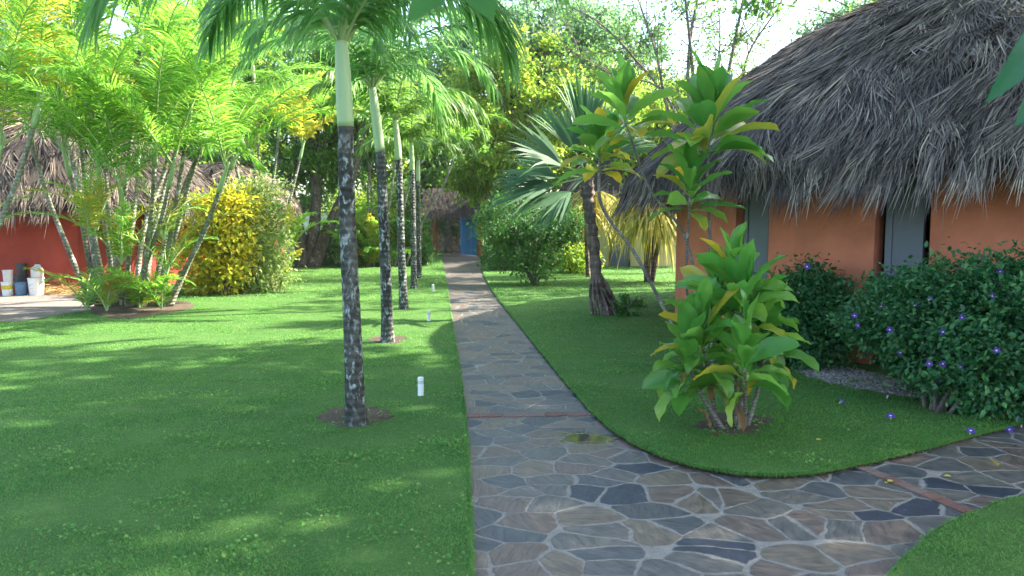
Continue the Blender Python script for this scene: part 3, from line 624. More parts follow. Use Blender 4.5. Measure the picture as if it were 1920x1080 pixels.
# areca clump
rng = np.random.default_rng(21)
def areca(label, base, stems, group, shoots=5, gold=.25, fl=3.1, nl=82, lw=.0105, ll=.58, nf=6):
    b = np.array(base); h = thing('areca_palm', tuple(b), label, 'palm clump', group)
    for pts in stems:
        P, rad = ringed(pts, .05, .032, 40, .3, .11, .05); mb = MB(); mb.add(*tube(P, rad, 10), 0, True); mb.build('stem', M['astem'], h)
        top = P[-1]; d = nrm(P[-1] - P[-5])
        mb = MB(); mb.add(*tube(smoothpath([top, top + d * .3, top + d * .6], 6), [.042, .046, .042, .034, .026, .02], 8), 0, True); mb.build('crown_shaft', M['shaft'], h)
        top = top + d * .5; a0 = rng.uniform(0, 6.28); k = nf + rng.integers(-1, 2)
        for i in range(k):
            L = fl * rng.uniform(.75, 1.15); az = a0 + i * 2.4 + rng.normal(0, .25)
            e0 = R(rng.uniform(42, 82)); e1 = R(rng.uniform(-55, 5))
            m = M['agold'] if rng.random() < gold else M['afrond']
            frond(top - d * .15 * rng.random(), L, az, e0, e1, nl, ll, lw, droop=.45, lift=.3, pw=1.5, rr=.012).build('frond', [m, M['rachis']], h)
    for i in range(shoots * 2):
        q = b + [rng.normal(0, .5), rng.normal(0, .3), .05 if i < shoots else rng.uniform(.4, 1.5)]
        for j in range(4):
            frond(q, rng.uniform(.7, 1.2) * (1 if i < shoots else 1.7), rng.uniform(0, 6.28), R(rng.uniform(60, 85)), R(rng.uniform(-30, 20)), 26, .36, lw, droop=.35, lift=.3).build('frond', [M['agold'] if rng.random() < .3 else M['afrond'], M['rachis']], h)
    return h
AY = 13.6
def stem(*pix, dy=0.0): return [A(px, py, AY + dy * i / (len(pix) - 1)) for i, (px, py) in enumerate(pix)]
areca('big areca clump of many leaning ringed stems before the red hut', G(250, 585, LZ), [
    stem((172, 572), (125, 460), (88, 365), (60, 270)),
    stem((206, 588), (180, 460), (158, 320), (140, 120), dy=-.6),
    stem((222, 580), (205, 430), (200, 330), (195, 180), dy=1.0),
    stem((236, 582), (243, 470), (252, 400), (258, 330), dy=.8),
    stem((243, 590), (275, 490), (300, 420), (316, 352), dy=-1.0),
    stem((252, 576), (270, 430), (305, 330), (345, 190), dy=1.0),
    stem((300, 578), (322, 470), (350, 360), (378, 270), dy=-.4),
    stem((318, 575), (360, 480), (400, 390), (432, 318), dy=.6),
    stem((228, 576), (222, 460), (238, 330), (262, 90), dy=.2),
    stem((268, 572), (290, 430), (325, 300), (390, 90), dy=1.4),
    stem((214, 585), (208, 500), (196, 420), (188, 350), dy=-.8), stem((262, 588), (272, 500), (284, 400), (290, 310), dy=-1.2), stem((184, 575), (165, 480), (150, 400), (132, 330), dy=-.7),
    stem((240, 588), (240, 500), (236, 430), (230, 385), dy=-1.1), stem((310, 580), (350, 500), (385, 430), (410, 360), dy=-.8), stem((292, 580), (315, 470), (335, 350), (350, 255), dy=-.9),
    stem((282, 575), (320, 420), (385, 260), (440, 150), dy=.9),
    stem((190, 572), (165, 420), (120, 250), (70, 120), dy=1.4)], 'areca palm clumps', 6, .09)
AY = 11.5
areca('areca clump leaning in from the edge before the patio', G(-210, 606, LZ), [
    stem((-60, 600), (-20, 470), (35, 330), (62, 240)),
    stem((-110, 600), (-80, 420), (-30, 250), (0, 120)),
    stem((-80, 610), (-50, 470), (-30, 380), (-12, 320))], 'areca palm clumps', 3, .2)
AY = 22
areca('areca clump with golden fronds beyond the small hut', G(500, 520, LZ), [
    stem((490, 515), (485, 420), (478, 330), (470, 270)), stem((500, 515), (505, 400), (515, 320), (522, 260)),
    stem((510, 515), (530, 430), (550, 350), (562, 300)), stem((485, 515), (460, 380), (430, 270), (410, 190)), stem((495, 515), (490, 350), (480, 240), (476, 150))], 'areca palm clumps', 3, .4, 2.6, 34, .03, .6)
AY = 26
areca('areca thicket with thin stems between the palm row and the hedge', G(700, 500, LZ), [
    stem((660, 500), (655, 430), (650, 360), (645, 310)), stem((690, 500), (692, 430), (690, 350), (700, 290)), stem((720, 500), (725, 420), (735, 350), (740, 300)),
    stem((740, 500), (752, 420), (770, 340), (800, 290)), stem((700, 500), (700, 400), (690, 300), (680, 230)), stem((760, 500), (790, 420), (830, 350), (850, 300))], 'areca palm clumps', 5, .15, 2.5, 32, .034, .6)

# fan palm
rng = np.random.default_rng(31)
fb = G(1138, 590, LZ); FY = fb[1]
h = thing('fan_palm', tuple(fb), 'fan palm with stiff blue-green leaves and a skirt of roots at its foot', 'palm tree')
P = smoothpath([fb, A(1122, 540, FY), A(1112, 450, FY), A(1103, 380, FY), A(1100, 335, FY)], 40)
s = np.linspace(0, 1, 40); mb = MB(); mb.add(*tube(P, .092 + .05 * np.exp(-s * 9) + .012 * np.sin(s * 70) + .02 * (s > .8), 14, True, .04), 0, True); mb.build('trunk', M['fibre'], h)
for i in range(13):
    a = i / 13 * 6.28; q = fb + [.2 * math.cos(a), .14 * math.sin(a), -.03]; t = P[int(rng.uniform(9, 15))]
    mb = MB(); mb.add(*tube(smoothpath([t + [.07 * math.cos(a), .07 * math.sin(a), 0], (q + t) / 2 + [.10 * math.cos(a), .08 * math.sin(a), 0], q + [.05 * math.cos(a), 0, 0]], 8), .022, 6), 0, True); mb.build('stilt_root', M['fibre'], h)
def fanleaf(base, axis, nrml, pet, L, spread, nseg=34, wd=.024):
    axis = nrm(np.array(axis, float)); nrml = np.array(nrml, float); sd = nrm(np.cross(axis, nrml)); nrml = np.cross(sd, axis)
    hub = base + axis * pet; mb = MB()
    mb.add(*tube(smoothpath([base, base + axis * pet * .5 + nrml * .03, hub], 8), np.linspace(.022, .014, 8), 6), 1, True)
    a = np.linspace(-spread, spread, nseg) + rng.normal(0, .02, nseg); l = L * (.72 + .28 * np.cos(a * .8)) * rng.uniform(.92, 1.05, nseg)
    D = axis * np.cos(a)[:, None] + sd * np.sin(a)[:, None] + nrml * (.10 * np.where(np.arange(nseg) % 2, 1, -1) + .25 * np.abs(np.sin(a)))[:, None]; D = nrm(D)
    k = np.array([0, .3, .6, .85, 1.])[None, :, None]; Q = hub + D[:, None] * l[:, None, None] * k
    Q[:, :, 2] -= (.16 * l * rng.uniform(.3, 1.6, nseg))[:, None] * k[..., 0] ** 3
    W = nrm(np.cross(D, nrml))[:, None].repeat(5, 1); W = nrm(W + nrml * .5 * np.where(np.arange(nseg) % 2, 1, -1)[:, None, None])
    mb.add(*strips(Q, W, wd * np.array([[.35, 1.3, 1.0, .5, .06]]).repeat(nseg, 0)), 0); return mb
top = P[-1]
def toward(px, py, dy=0.0): return A(px, py, FY + dy) - top
for (tx, ty, dy, pet, L, spd, nr) in [((1088), 140, .0, .55, 1.35, .42, (.5, -.8, 0)), (985, 275, -.3, .45, 1.15, .75, (0, -.55, .8)), (945, 370, -.2, .55, 1.15, .7, (0, -.5, .85)), (930, 330, .4, .5, 1.1, .8, (.1, -.5, .9)), (1040, 190, .5, .5, 1.1, .6, (.3, -.8, .4)), (1200, 230, .6, .5, 1.1, .7, (0, -.6, .8)), (1010, 410, -.6, .4, .9, .6, (0, -.4, .9)), (1150, 150, .6, .5, 1.1, .6, (0, -.8, .5))]:
    fanleaf(top, toward(tx, ty, dy), nr, pet, L, spd).build('fan_leaf', [M['fan'], M['rachis']], h)

# ------------------------------------------------------------------ ti plants (broad strap leaves in rosettes)
def tileaf(base, az, e0, e1, L, Wd, pet, yel, K=10):
    s = np.linspace(0, 1, K); el = e0 + (e1 - e0) * s ** 1.2; sw = rng.normal(0, .25)
    T = np.stack([np.cos(el) * np.cos(az + sw * s), np.cos(el) * np.sin(az + sw * s), np.sin(el)], -1)
    P = np.vstack([[0, 0, 0], np.cumsum((T[:-1] + T[1:]) / 2 * L / (K - 1), 0)]) + base
    Sd = np.stack([-np.sin(az + sw * s), np.cos(az + sw * s), 0 * s], -1); tw = rng.normal(0, .35); Nn = np.cross(Sd, T) * -1
    Sd = Sd * math.cos(tw) + Nn * math.sin(tw); Nn = np.cross(T, Sd)
    p = pet / L; x = np.clip((s - p) / (1 - p), 0, 1); hw = np.maximum(Wd / 2 * np.sin(np.pi * np.clip(x, 0, 1) ** .92) ** .62, .006); hw[-1] = .002
    c = np.array([-1, -.5, 0, .5, 1.]); wav = .010 * np.sin(s * 19 + rng.uniform(0, 6))
    V = P[:, None] + Sd[:, None] * (hw[:, None] * c)[..., None] + Nn[:, None] * (hw[:, None] * (np.abs(c) * .42) + wav[:, None] * (c != 0) * np.sign(c))[..., None]
    i, j = np.meshgrid(np.arange(K - 1), np.arange(4), indexing='ij'); F = np.stack([i * 5 + j, i * 5 + j + 1, (i + 1) * 5 + j + 1, (i + 1) * 5 + j], -1).reshape(-1, 4)
    y = np.clip(yel * (.35 + .9 * s[:, None] ** 1.5 + .25 * np.abs(c)[None]), 0, 1).reshape(-1)
    return V.reshape(-1, 3), F, y
def rosette(c, n, L, Wd, h=.22, yprob=.2, parent=None, lo=-70, up=78, ax=(0, 0, 1)):
    mb = MB(); a0 = rng.uniform(0, 6.28); ax = nrm(np.array(ax, float))
    for i in range(n):
        f = i / (n - 1); az = a0 + i * 2.4 + rng.normal(0, .2)
        e0 = R(up - (up - 5) * (1 - f) ** 1.1 + rng.normal(0, 7)); e1 = R(up - 12 - (up - lo) * (1 - f) ** .9 + rng.normal(0, 10))
        y = rng.uniform(.5, 1.1) if rng.random() < yprob * (1.6 - 1.4 * f) else (rng.uniform(-.1, .22) * (1.2 - f))
        V, F, yy = tileaf(np.array(c) + ax * h * (f - .6), az, e0, e1, L * rng.uniform(.8, 1.12) * (1 - .25 * max(0, f - .7)), Wd * rng.uniform(.85, 1.15), L * .16, y)
        mb.add(V, F, 0, True, yel=yy)
    return mb.build('leaf_rosette', M['ti'], parent)
def ti_stem(pts, r0, r1, parent):
    P, rad = ringed(pts, r0, r1, 40, .25, .03, .06); mb = MB(); mb.add(*tube(P, rad, 8), 0, True); mb.build('stem', M['stem'], parent); return P[-1], nrm(P[-1] - P[-4])
rng = np.random.default_rng(42)
tb = G(1370, 800, LZ); TY = tb[1]
h = thing('ti_plant', tuple(tb), 'leafy ti plant clump with glossy broad leaves in the near bed', 'shrub', 'ti plants in the bed')
for (bx, by, tx, ty, dy, n, L) in [(1345, 800, 1318, 650, -.1, 20, .42), (1385, 805, 1395, 585, .05, 24, .46), (1370, 798, 1340, 590, .35, 20, .44), (1400, 798, 1430, 650, .1, 20, .40), (1358, 804, 1292, 690, -.15, 14, .38), (1395, 800, 1395, 690, -.35, 16, .40), (1380, 795, 1372, 545, .2, 16, .42)]:
    b = G(bx, by, LZ); t = A(tx, ty, TY + dy); tp, d = ti_stem([b - [0, 0, .02], (b + t) / 2 + [rng.normal(0, .02), 0, 0], t], .017, .012, h)
    rosette(tp, int(n * 1.1), L * 1.05, .145, .34, .10, h, -78, 84)
mb = MB()
for i in range(9):
    V, F, y = tileaf(A(1345 + rng.normal(0, 35), 720 + rng.normal(0, 40), TY + rng.normal(-.1, .1)), rng.uniform(0, 6.28), R(-20), R(-88), .23, .06, .04, 0); mb.add(V, F, 0, True)
mb.build('dry_leaves', M['ti_dry'], h)
rng = np.random.default_rng(44)
tb = G(1318, 690, LZ); Y2 = tb[1]
h = thing('ti_plant', tuple(tb), 'tall ti plant on thin bare grey stems, one leaning far over', 'shrub', 'ti plants in the bed')
for (pts, n, L, Wd, dy, yp, r, up) in [
    ([(1310, 690), (1258, 603), (1190, 475), (1128, 385), (1125, 290)], 26, .52, .15, .5, .4, .022, 75),
    ([(1322, 690), (1290, 460), (1217, 352), (1172, 225)], 20, .62, .19, .2, .1, .017, 84),
    ([(1335, 690), (1333, 560), (1331, 440), (1326, 345), (1330, 255)], 32, .76, .23, -.1, .18, .019, 86),
    ([(1325, 685), (1290, 560), (1289, 450), (1294, 360)], 24, .52, .15, -.4, .12, .016, 80)]:
    P = [G(*pts[0], LZ)] + [A(px, py, Y2 + dy * (i + 1) / (len(pts) - 1)) for i, (px, py) in enumerate(pts[1:])]
    tp, d = ti_stem(P, r, r * .75, h); rosette(tp, n, L, Wd, .36, yp, h, -35, up, d)

# ------------------------------------------------------------------ shrubs and trees
def shrub(name, label, cat, base, blobs, nleaf, L, mat, group=None, stems=6, bark='bark', shell=.75, up=.35, asp=.5, parent_flowers=0, clump=.10, wildness=.1, smat=None):
    b = np.array(base, float); h = thing(name, tuple(b), label, cat, group)
    vol = np.array([np.prod(r) ** (2 / 3) for _, r in blobs]); vol /= vol.sum()
    C = []; O = []
    for (c, r), v in zip(blobs, vol):
        nc = max(6, int(v * nleaf / 26)); d = rdir(nc); rad = np.where(rng.random(nc) < shell, rng.uniform(.82, 1.06, nc), rng.random(nc) ** .4 * .85)
        rad *= 1 + wildness * np.sin(d[:, 0] * 5 + d[:, 2] * 7) + rng.normal(0, wildness, nc)
        q = np.array(c) + d * np.array(r) * rad[:, None]; C.append(q); O.append(nrm(d / np.array(r)))
    C = np.concatenate(C); O = np.concatenate(O); kz = C[:, 2] > b[2] + .03; C, O = C[kz], O[kz]
    idx = rng.integers(0, len(C), nleaf); sz = clump * (1 + rng.random(nleaf)); X = C[idx] + rng.normal(0, 1, (nleaf, 3)) * sz[:, None] * .7; o = O[idx]
    X[:, 2] = np.maximum(X[:, 2], b[2] + .02)
    D = nrm(o * .7 + rng.normal(0, .65, (nleaf, 3)) + [0, 0, -.15]); upv = nrm(o * .6 + [0, 0, up + .4] + rng.normal(0, .35, (nleaf, 3)))
    l = L * rng.uniform(.6, 1.25, nleaf)
    mb = MB(); mb.add(*leafcards(X, D, upv, l, l * asp * rng.uniform(.85, 1.15, nleaf)), 0)
    mb.build('foliage', mat, h)
    mb = MB()
    for i in range(stems):
        t = C[rng.integers(0, len(C))] * .82 + C.mean(0) * .18; q = b + [rng.normal(0, .06), rng.normal(0, .06), -.02]
        mb.add(*tube(smoothpath([q, q * .6 + t * .4 + [0, 0, .12], t], 7), np.linspace(.018, .006, 7), 5), 0, True)
    mb.build('stems', M[bark], h)
    return h, C, O
def flower(p, d, r):
    d = nrm(np.array(d, float)); ref = np.array([0, 0, 1.]) if abs(d[2]) < .9 else np.array([1., 0, 0]); a = nrm(np.cross(d, ref)); b = np.cross(d, a); mb = MB()
    for i in range(5):
        t = i * 2 * math.pi / 5 + rng.normal(0, .1); e = a * math.cos(t) + b * math.sin(t); f = -a * math.sin(t) + b * math.cos(t)
        V = np.array([p, p + e * r * .5 + f * r * .42 + d * r * .25, p + e * r + f * r * .28 + d * r * .18, p + e * r * 1.05 - f * r * .28 + d * r * .1, p + e * r * .5 - f * r * .42 + d * r * .25]); mb.add(V, np.array([[0, 1, 2, 3, 4]]))
    V, F = tube([p - d * r * .9, p - d * r * .2, p + d * r * .12], [r * .1, r * .2, r * .25], 7); mb.add(V, F, 1); return mb
rng = np.random.default_rng(51)
b0 = G(1760, 770, LZ)
h, C, O = shrub('flowering_shrub', 'wide dark shrub with violet trumpet flowers in front of the wall', 'shrub', b0,
    [(A(1722, 603, 6.7), (.55, .5, .42)), (A(1825, 605, 6.4), (.62, .55, .52)), (A(1950, 620, 6.1), (.6, .5, .55)), (A(1815, 685, 6.25), (.5, .45, .40)), (A(1890, 690, 6.0), (.5, .4, .38)), (A(1695, 585, 7.0), (.33, .4, .3))], 52000, .052, M['dark_leaf'], 'flowering shrubs by the hut', 12, clump=.055, asp=.55)
for px, py in ((1602, 592), (1608, 610), (1655, 574), (1718, 572), (1803, 595), (1688, 661), (1742, 682), (1768, 682), (1868, 657), (1800, 688), (1760, 714), (1668, 618), (1860, 555), (1875, 510), (1768, 622), (1745, 560)):
    d = ray(px, py); k = (np.linalg.norm(np.cross(C - [0, 0, CH], nrm(d)), axis=1) < .07); q = C[k] if k.any() else C
    depth = np.min(q[:, 1]) - .05 if k.any() else 6.1
    flower(A(px, py, depth), [rng.normal(0, .4), -1, rng.normal(.1, .3)], .027).build('flower', [M['violet'], M['pale_eye']], h)
h, C, O = shrub('flowering_shrub', 'smaller dark shrub against the salmon wall between the two doors', 'shrub', G(1525, 690, LZ),
    [(A(1520, 595, 8.15), (.38, .4, .55)), (A(1465, 620, 8.2), (.33, .35, .48)), (A(1560, 600, 7.95), (.18, .3, .36)), (A(1500, 650, 8.0), (.36, .3, .32))], 24000, .052, M['dark_leaf'], 'flowering shrubs by the hut', 8, clump=.06, asp=.55)
flower(A(1513, 500, 7.75), [0, -1, .2], .035).build('flower', [M['violet'], M['pale_eye']], h)
# croton and variegated shrub
rng = np.random.default_rng(53)
cb = G(425, 553, LZ); Y = cb[1]
shrub('croton_shrub', 'golden yellow croton bush beside the areca stems', 'shrub', cb, [(A(415, 445, Y + .4), (.7, .6, .9)), (A(440, 405, Y + .6), (.5, .5, .5)), (A(400, 500, Y + .2), (.65, .5, .5))], 6500, .13, M['croton'], None, 14, clump=.12, asp=.52)
cb = G(480, 548, LZ); Y = cb[1]
shrub('variegated_shrub', 'tall pale green variegated shrub behind the golden croton', 'shrub', cb, [(A(480, 430, Y + .5), (.72, .7, 1.15)), (A(475, 395, Y + .9), (.6, .6, .6)), (A(475, 510, Y + .2), (.7, .6, .5))], 9000, .10, M['varieg'], None, 12, clump=.12, asp=.45)
# round shrub by the path
cb = G(1003, 533, LZ); Y = cb[1]
shrub('clipped_shrub', 'dense rounded green shrub on thin stems beside the far path', 'shrub', cb, [(A(990, 420, Y), (1.1, .9, .55)), (A(1000, 470, Y), (.85, .8, .6)), (A(930, 430, Y + .3), (.6, .6, .45)), (A(1050, 420, Y), (.5, .5, .4))], 7000, .11, M['shrub_leaf'], None, 18, clump=.11, asp=.42)
rng = np.random.default_rng(54)
for i, (px, py, rx, rz, mt, lab) in enumerate([(948, 506, .8, .7, 'shrub_leaf', 'low green shrub at the foot of the right gate post'), (1075, 512, .6, .45, 'tree_a', 'low yellowish shrub behind the rounded path shrub'), (555, 496, 1.2, .6, 'dark_leaf', 'dark undergrowth shrub left of the forked tree'),
        (640, 497, 1.2, .85, 'shrub_leaf', 'mid green shrub right of the forked tree'), (700, 495, 1.1, 1.05, 'tree_a', 'tall yellow green shrub behind the second palm trunk'), (755, 497, .9, .95, 'shrub_leaf', 'leafy shrub behind the thin palm trunks'), (780, 496, .4, .6, 'shrub_leaf', 'green shrub against the left gate post'), (965, 500, .8, .6, 'tree_a', 'yellow green shrub right of the blue gate'),
        (650, 486, 1.3, 1.5, 'tree_a', 'tall lime shrub standing behind the first palm trunk'), (722, 486, 1.2, 1.7, 'tree_b', 'tallest green shrub between second and third palm trunks'), (758, 485, .6, 1.5, 'tree_a', 'tall lime shrub beside the gateway roof')]):
    cb = G(px, py, LZ); Y = cb[1]
    shrub('low_shrub', lab, 'shrub', cb, [(cb + [0, 0, rz * .8], (rx, .7, rz)), (cb + [rx * .5, .2, rz * .9], (rx * .6, .6, rz * .9))], int(1700 * max(1, rz * 1.6)), .14, M[mt], 'background shrubs', 6, clump=.13, asp=.45)
# small weeds around the fan palm foot
for px, py, lab in ((1172, 592, 'small leafy weed at the foot of the fan palm roots'), (1185, 575, 'leafy weed just behind the fan palm roots')):
    cb = G(px, py, LZ); shrub('weed', lab, 'weed', cb, [(cb + [0, 0, .08], (.2, .15, .10))], 260, .07, M['shrub_leaf'], None, 3, clump=.04)
# strap leaved plants
def strap_plant(label, base, heads, nl, L, mat=None):
    b = np.array(base); h = thing('strap_leaf_plant', tuple(b), label, 'shrub', 'yellow strap leaved plants')
    for hd in heads:
        hd = np.array(hd); mb = MB(); mb.add(*tube(smoothpath([b + (hd - b) * [.5, .5, 0] * .4, (b + hd) / 2, hd], 10), np.linspace(.07, .045, 10), 8), 0, True); mb.build('stem', M['fibre'], h)
        n = nl; az = rng.uniform(0, 6.28, n); e0 = R(1) * rng.uniform(10, 80, n); K = 7; s = np.linspace(0, 1, K)
        el = e0[:, None] + (R(-86) - e0[:, None]) * (s[None] ** .55); l = L * rng.uniform(.6, 1.15, n)
        T = np.stack([np.cos(el) * np.cos(az)[:, None], np.cos(el) * np.sin(az)[:, None], np.sin(el)], -1)
        P = hd + np.concatenate([np.zeros((n, 1, 3)), np.cumsum((T[:, 1:] + T[:, :-1]) / 2 * (l / (K - 1))[:, None, None], 1)], 1)
        W = np.stack([-np.sin(az), np.cos(az), 0 * az], -1)[:, None].repeat(K, 1)
        mb = MB(); mb.add(*strips(P, W, .024 * np.array([[.8, 1, 1, .95, .8, .5, .05]]).repeat(n, 0)), 0); mb.build('leaf_rosette', M['strap'], h)
rng = np.random.default_rng(57)
b = G(1215, 528, LZ); Y = b[1]
strap_plant('tall plant with curtains of drooping yellow strap leaves near the salmon wall', b, [A(1205, 375, Y), A(1235, 360, Y + .3), A(1255, 385, Y - .3), A(1220, 410, Y - .5)], 130, 2.0)
b = G(1105, 520, LZ); Y = b[1]
strap_plant('yellow strap leaved plant beside the cream wall, behind the fan palm', b, [A(1095, 400, Y), A(1115, 370, Y + .4)], 110, 1.7)

# trees
def tree(name, label, base, trunks, blobs, nleaf, L, mat, group='trees around the garden', bark='bark', clumps=60, csz=.45, asp=.45, nbr=26, r0=.16, shell=.6, cat='tree', limb=.05):
    b = np.array(base, float); h = thing(name, tuple(b), label, cat, group)
    tm = MB(); ends = []
    for t in trunks:
        P = smoothpath([b + np.array(t[0]) - [0, 0, .1]] + [np.array(q) for q in t[1:]], 20); tm.add(*tube(P, np.linspace(r0, r0 * .45, 20) * (1 + .5 * np.exp(-np.linspace(0, 12, 20))), 10), 0, True); ends.append(P)
    vol = np.array([np.prod(r) ** (2 / 3) for _, r in blobs]); vol /= vol.sum(); C = []; O = []
    for (c, r), v in zip(blobs, vol):
        nc = max(4, int(clumps * v)); d = rdir(nc, .15); rad = np.where(rng.random(nc) < shell, rng.uniform(.75, 1.08, nc), rng.random(nc) ** .5 * .8)
        C.append(np.array(c) + d * np.array(r) * rad[:, None]); O.append(d)
    C = np.concatenate(C); O = np.concatenate(O)
    for i in rng.permutation(len(C))[:nbr]:
        P = ends[rng.integers(len(ends))]; q = P[rng.integers(9, 20)]; c = C[i]
        m = q * .55 + c * .45 + [rng.normal(0, .2), rng.normal(0, .2), rng.uniform(-.1, .5)]
        tm.add(*tube(smoothpath([q, m, c], 9), np.linspace(limb, .008, 9), 5), 0, True)
    tm.build('trunk', M[bark], h)
    nleaf = int(nleaf * (1 if name == 'shade_tree' else 1.9)); w8 = rng.uniform(.3, 1.7, len(C)); idx = rng.choice(len(C), nleaf, p=w8 / w8.sum()); cs = csz * rng.uniform(.6, 1.3, len(C))
    X = C[idx] + rng.normal(0, 1, (nleaf, 3)) * (cs[idx])[:, None] * [.7, .7, .5]
    D = nrm(O[idx] * .5 + rng.normal(0, .7, (nleaf, 3)) + [0, 0, -.35]); upv = nrm(rng.normal(0, .5, (nleaf, 3)) + [0, 0, 1]); l = L * rng.uniform(.6, 1.3, nleaf)
    mb = MB(); mb.add(*leafcards(X, D, upv, l, l * asp), 0); mb.build('crown', mat, h); return h
rng = np.random.default_rng(61)
def bl(px, py, Y, rx, rz, ry=None): return (A(px, py, Y), (rx, ry or rx, rz))
b = G(575, 500, LZ); Y = b[1]
tree('forked_tree', 'forked tree with three thick grey trunks at the back of the lawn', b, [[(-.1, 0, 0), A(560, 430, Y), A(535, 330, Y), A(500, 240, Y)], [(0, .1, 0), A(590, 420, Y), A(592, 340, Y), A(590, 220, Y)], [(.2, 0, 0), A(620, 420, Y), A(660, 330, Y), A(690, 230, Y)]],
     [bl(520, 200, Y, 2.0, 1.6), bl(610, 120, Y, 2.2, 1.8), bl(690, 200, Y, 1.7, 1.5), bl(560, 310, Y + .5, 1.6, .9), bl(640, 300, Y + .6, 1.5, .9)], 8500, .20, M['tree_b'], clumps=110, csz=.42, r0=.24, nbr=34)
def simple(px, Y, blobs, nleaf, L, mt, lab, name='garden_tree', **k):
    b = np.array([A(px, 415, Y)[0], Y, 0]); zt = max(c[2] for c, r in blobs)
    return tree(name, lab, b, [[(0, 0, 0), b + [rng.normal(0, .2), 0, zt * .4], b + [rng.normal(0, .5), 0, zt * .9]]], blobs, nleaf, L, M[mt], **k)
simple(330, 30, [bl(250, 150, 30, 3.0, 2.4), bl(380, 110, 30, 2.6, 2.0), bl(330, 260, 30, 3, 1.8), bl(450, 200, 30, 2, 1.6), bl(220, 280, 30, 2.2, 1.5)], 8000, .24, 'tree_a', 'bright yellow green tree behind the areca clump', clumps=120)
simple(60, 31, [bl(40, 190, 31, 3.0, 2.2), bl(-60, 80, 31, 2.6, 2.0), bl(130, 110, 31, 2, 1.4)], 5000, .26, 'tree_b', 'green tree standing behind the red hut roof', clumps=80)
simple(840, 38, [bl(800, 190, 38, 3.2, 2.6), bl(880, 120, 38, 3.0, 2.6), bl(760, 300, 38, 2.4, 1.8), bl(880, 300, 38, 2.5, 1.8)], 7000, .28, 'tree_b', 'tall green tree behind the thatched gateway', clumps=110)
simple(955, 29, [bl(920, 200, 29, 1.9, 1.9), bl(1000, 130, 29, 1.9, 1.5), bl(960, 290, 29, 1.9, 1.5), bl(1050, 220, 29, 1.5, 1.4), bl(900, 320, 29, 1.2, 1.0)], 9000, .20, 'tree_a', 'feathery yellow green tree right of the gateway', clumps=110, csz=.4)
simple(1080, 33, [bl(1090, 230, 33, 2.2, 1.8), bl(1160, 160, 33, 2.4, 1.7), bl(1200, 280, 33, 2.4, 1.8), bl(1080, 330, 33, 2, 1.4), bl(1290, 230, 33, 2.0, 1.5)], 8000, .22, 'tree_a', 'light green tree behind the fan palm', clumps=110)
simple(1400, 34, [bl(1400, 250, 34, 2.6, 2.0), bl(1330, 300, 34, 2.2, 1.6), bl(1440, 180, 34, 1.8, 1.2)], 5000, .22, 'tree_b', 'green tree behind the edge of the large thatch roof', clumps=80)
simple(1600, 30, [bl(1625, 40, 30, 1.6, 1.2), bl(1590, 90, 30, 2.2, 1.6)], 3500, .20, 'tree_c', 'cool green tree top just above the large thatch roof', clumps=60)
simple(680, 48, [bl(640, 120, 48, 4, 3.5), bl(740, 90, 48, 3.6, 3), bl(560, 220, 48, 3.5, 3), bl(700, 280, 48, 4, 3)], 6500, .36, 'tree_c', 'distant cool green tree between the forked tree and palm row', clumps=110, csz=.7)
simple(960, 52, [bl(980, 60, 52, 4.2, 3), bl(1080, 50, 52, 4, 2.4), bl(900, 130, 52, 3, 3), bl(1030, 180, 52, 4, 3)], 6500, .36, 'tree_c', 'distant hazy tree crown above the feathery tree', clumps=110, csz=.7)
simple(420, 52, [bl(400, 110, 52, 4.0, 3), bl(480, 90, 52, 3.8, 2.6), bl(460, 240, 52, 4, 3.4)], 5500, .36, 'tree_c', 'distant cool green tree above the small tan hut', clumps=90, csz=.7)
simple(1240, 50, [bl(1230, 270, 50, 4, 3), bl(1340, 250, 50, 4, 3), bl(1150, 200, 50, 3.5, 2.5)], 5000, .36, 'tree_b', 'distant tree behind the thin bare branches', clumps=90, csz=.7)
rng = np.random.default_rng(64)
marks = ['left half of the red hut', 'red hut beside the tallest areca stems', 'middle of the big areca clump', 'right stems of the big areca clump', 'small tan thatch', 'forked tree', 'second palm of the row', 'left post of the gateway', 'feathery yellow green tree', 'fan palm', 'leaning bare ti stem', 'tallest ti rosette']
for i, px in enumerate(range(-20, 1420, 120)):
    Yb = 40 + rng.uniform(-2.5, 3.5); mt = ['tree_a', 'tree_b', 'tree_a', 'tree_c'][i % 4]; q = px + rng.normal(0, 20)
    simple(q, Yb, [bl(q, 400, Yb, 2.3, 1.6), bl(q + 40, 310, Yb + .5, 2.4, 1.7), bl(q - 40, 230 + rng.normal(0, 25), Yb + .5, 2.2, 1.7), bl(q + 20, 160 + rng.normal(0, 30), Yb + 1, 2.0, 1.5)], 5200, .27, mt, 'far %s backdrop tree rising behind the %s' % (['yellow green', 'mid green', 'lime green', 'cool green'][i % 4], marks[i]), name='backdrop_tree', group='trees of the green backdrop', clumps=110, csz=.5, nbr=14)
simple(1030, 31, [bl(1000, 30, 31, 2.0, 1.3), bl(1090, 50, 31, 1.9, 1.3), bl(930, 90, 31, 1.7, 1.2), bl(1170, 90, 31, 1.6, 1.1)], 6000, .19, 'tree_c', 'cool green tree whose high crown spreads above the fan palm', clumps=100, csz=.4)
simple(1230, 27, [bl(1230, 300, 27, 1.8, 1.3), bl(1330, 330, 27, 1.6, 1.2), bl(1290, 210, 27, 1.7, 1.2)], 5000, .19, 'tree_a', 'yellow green tree between the fan palm and the large thatch roof', clumps=80, csz=.4)
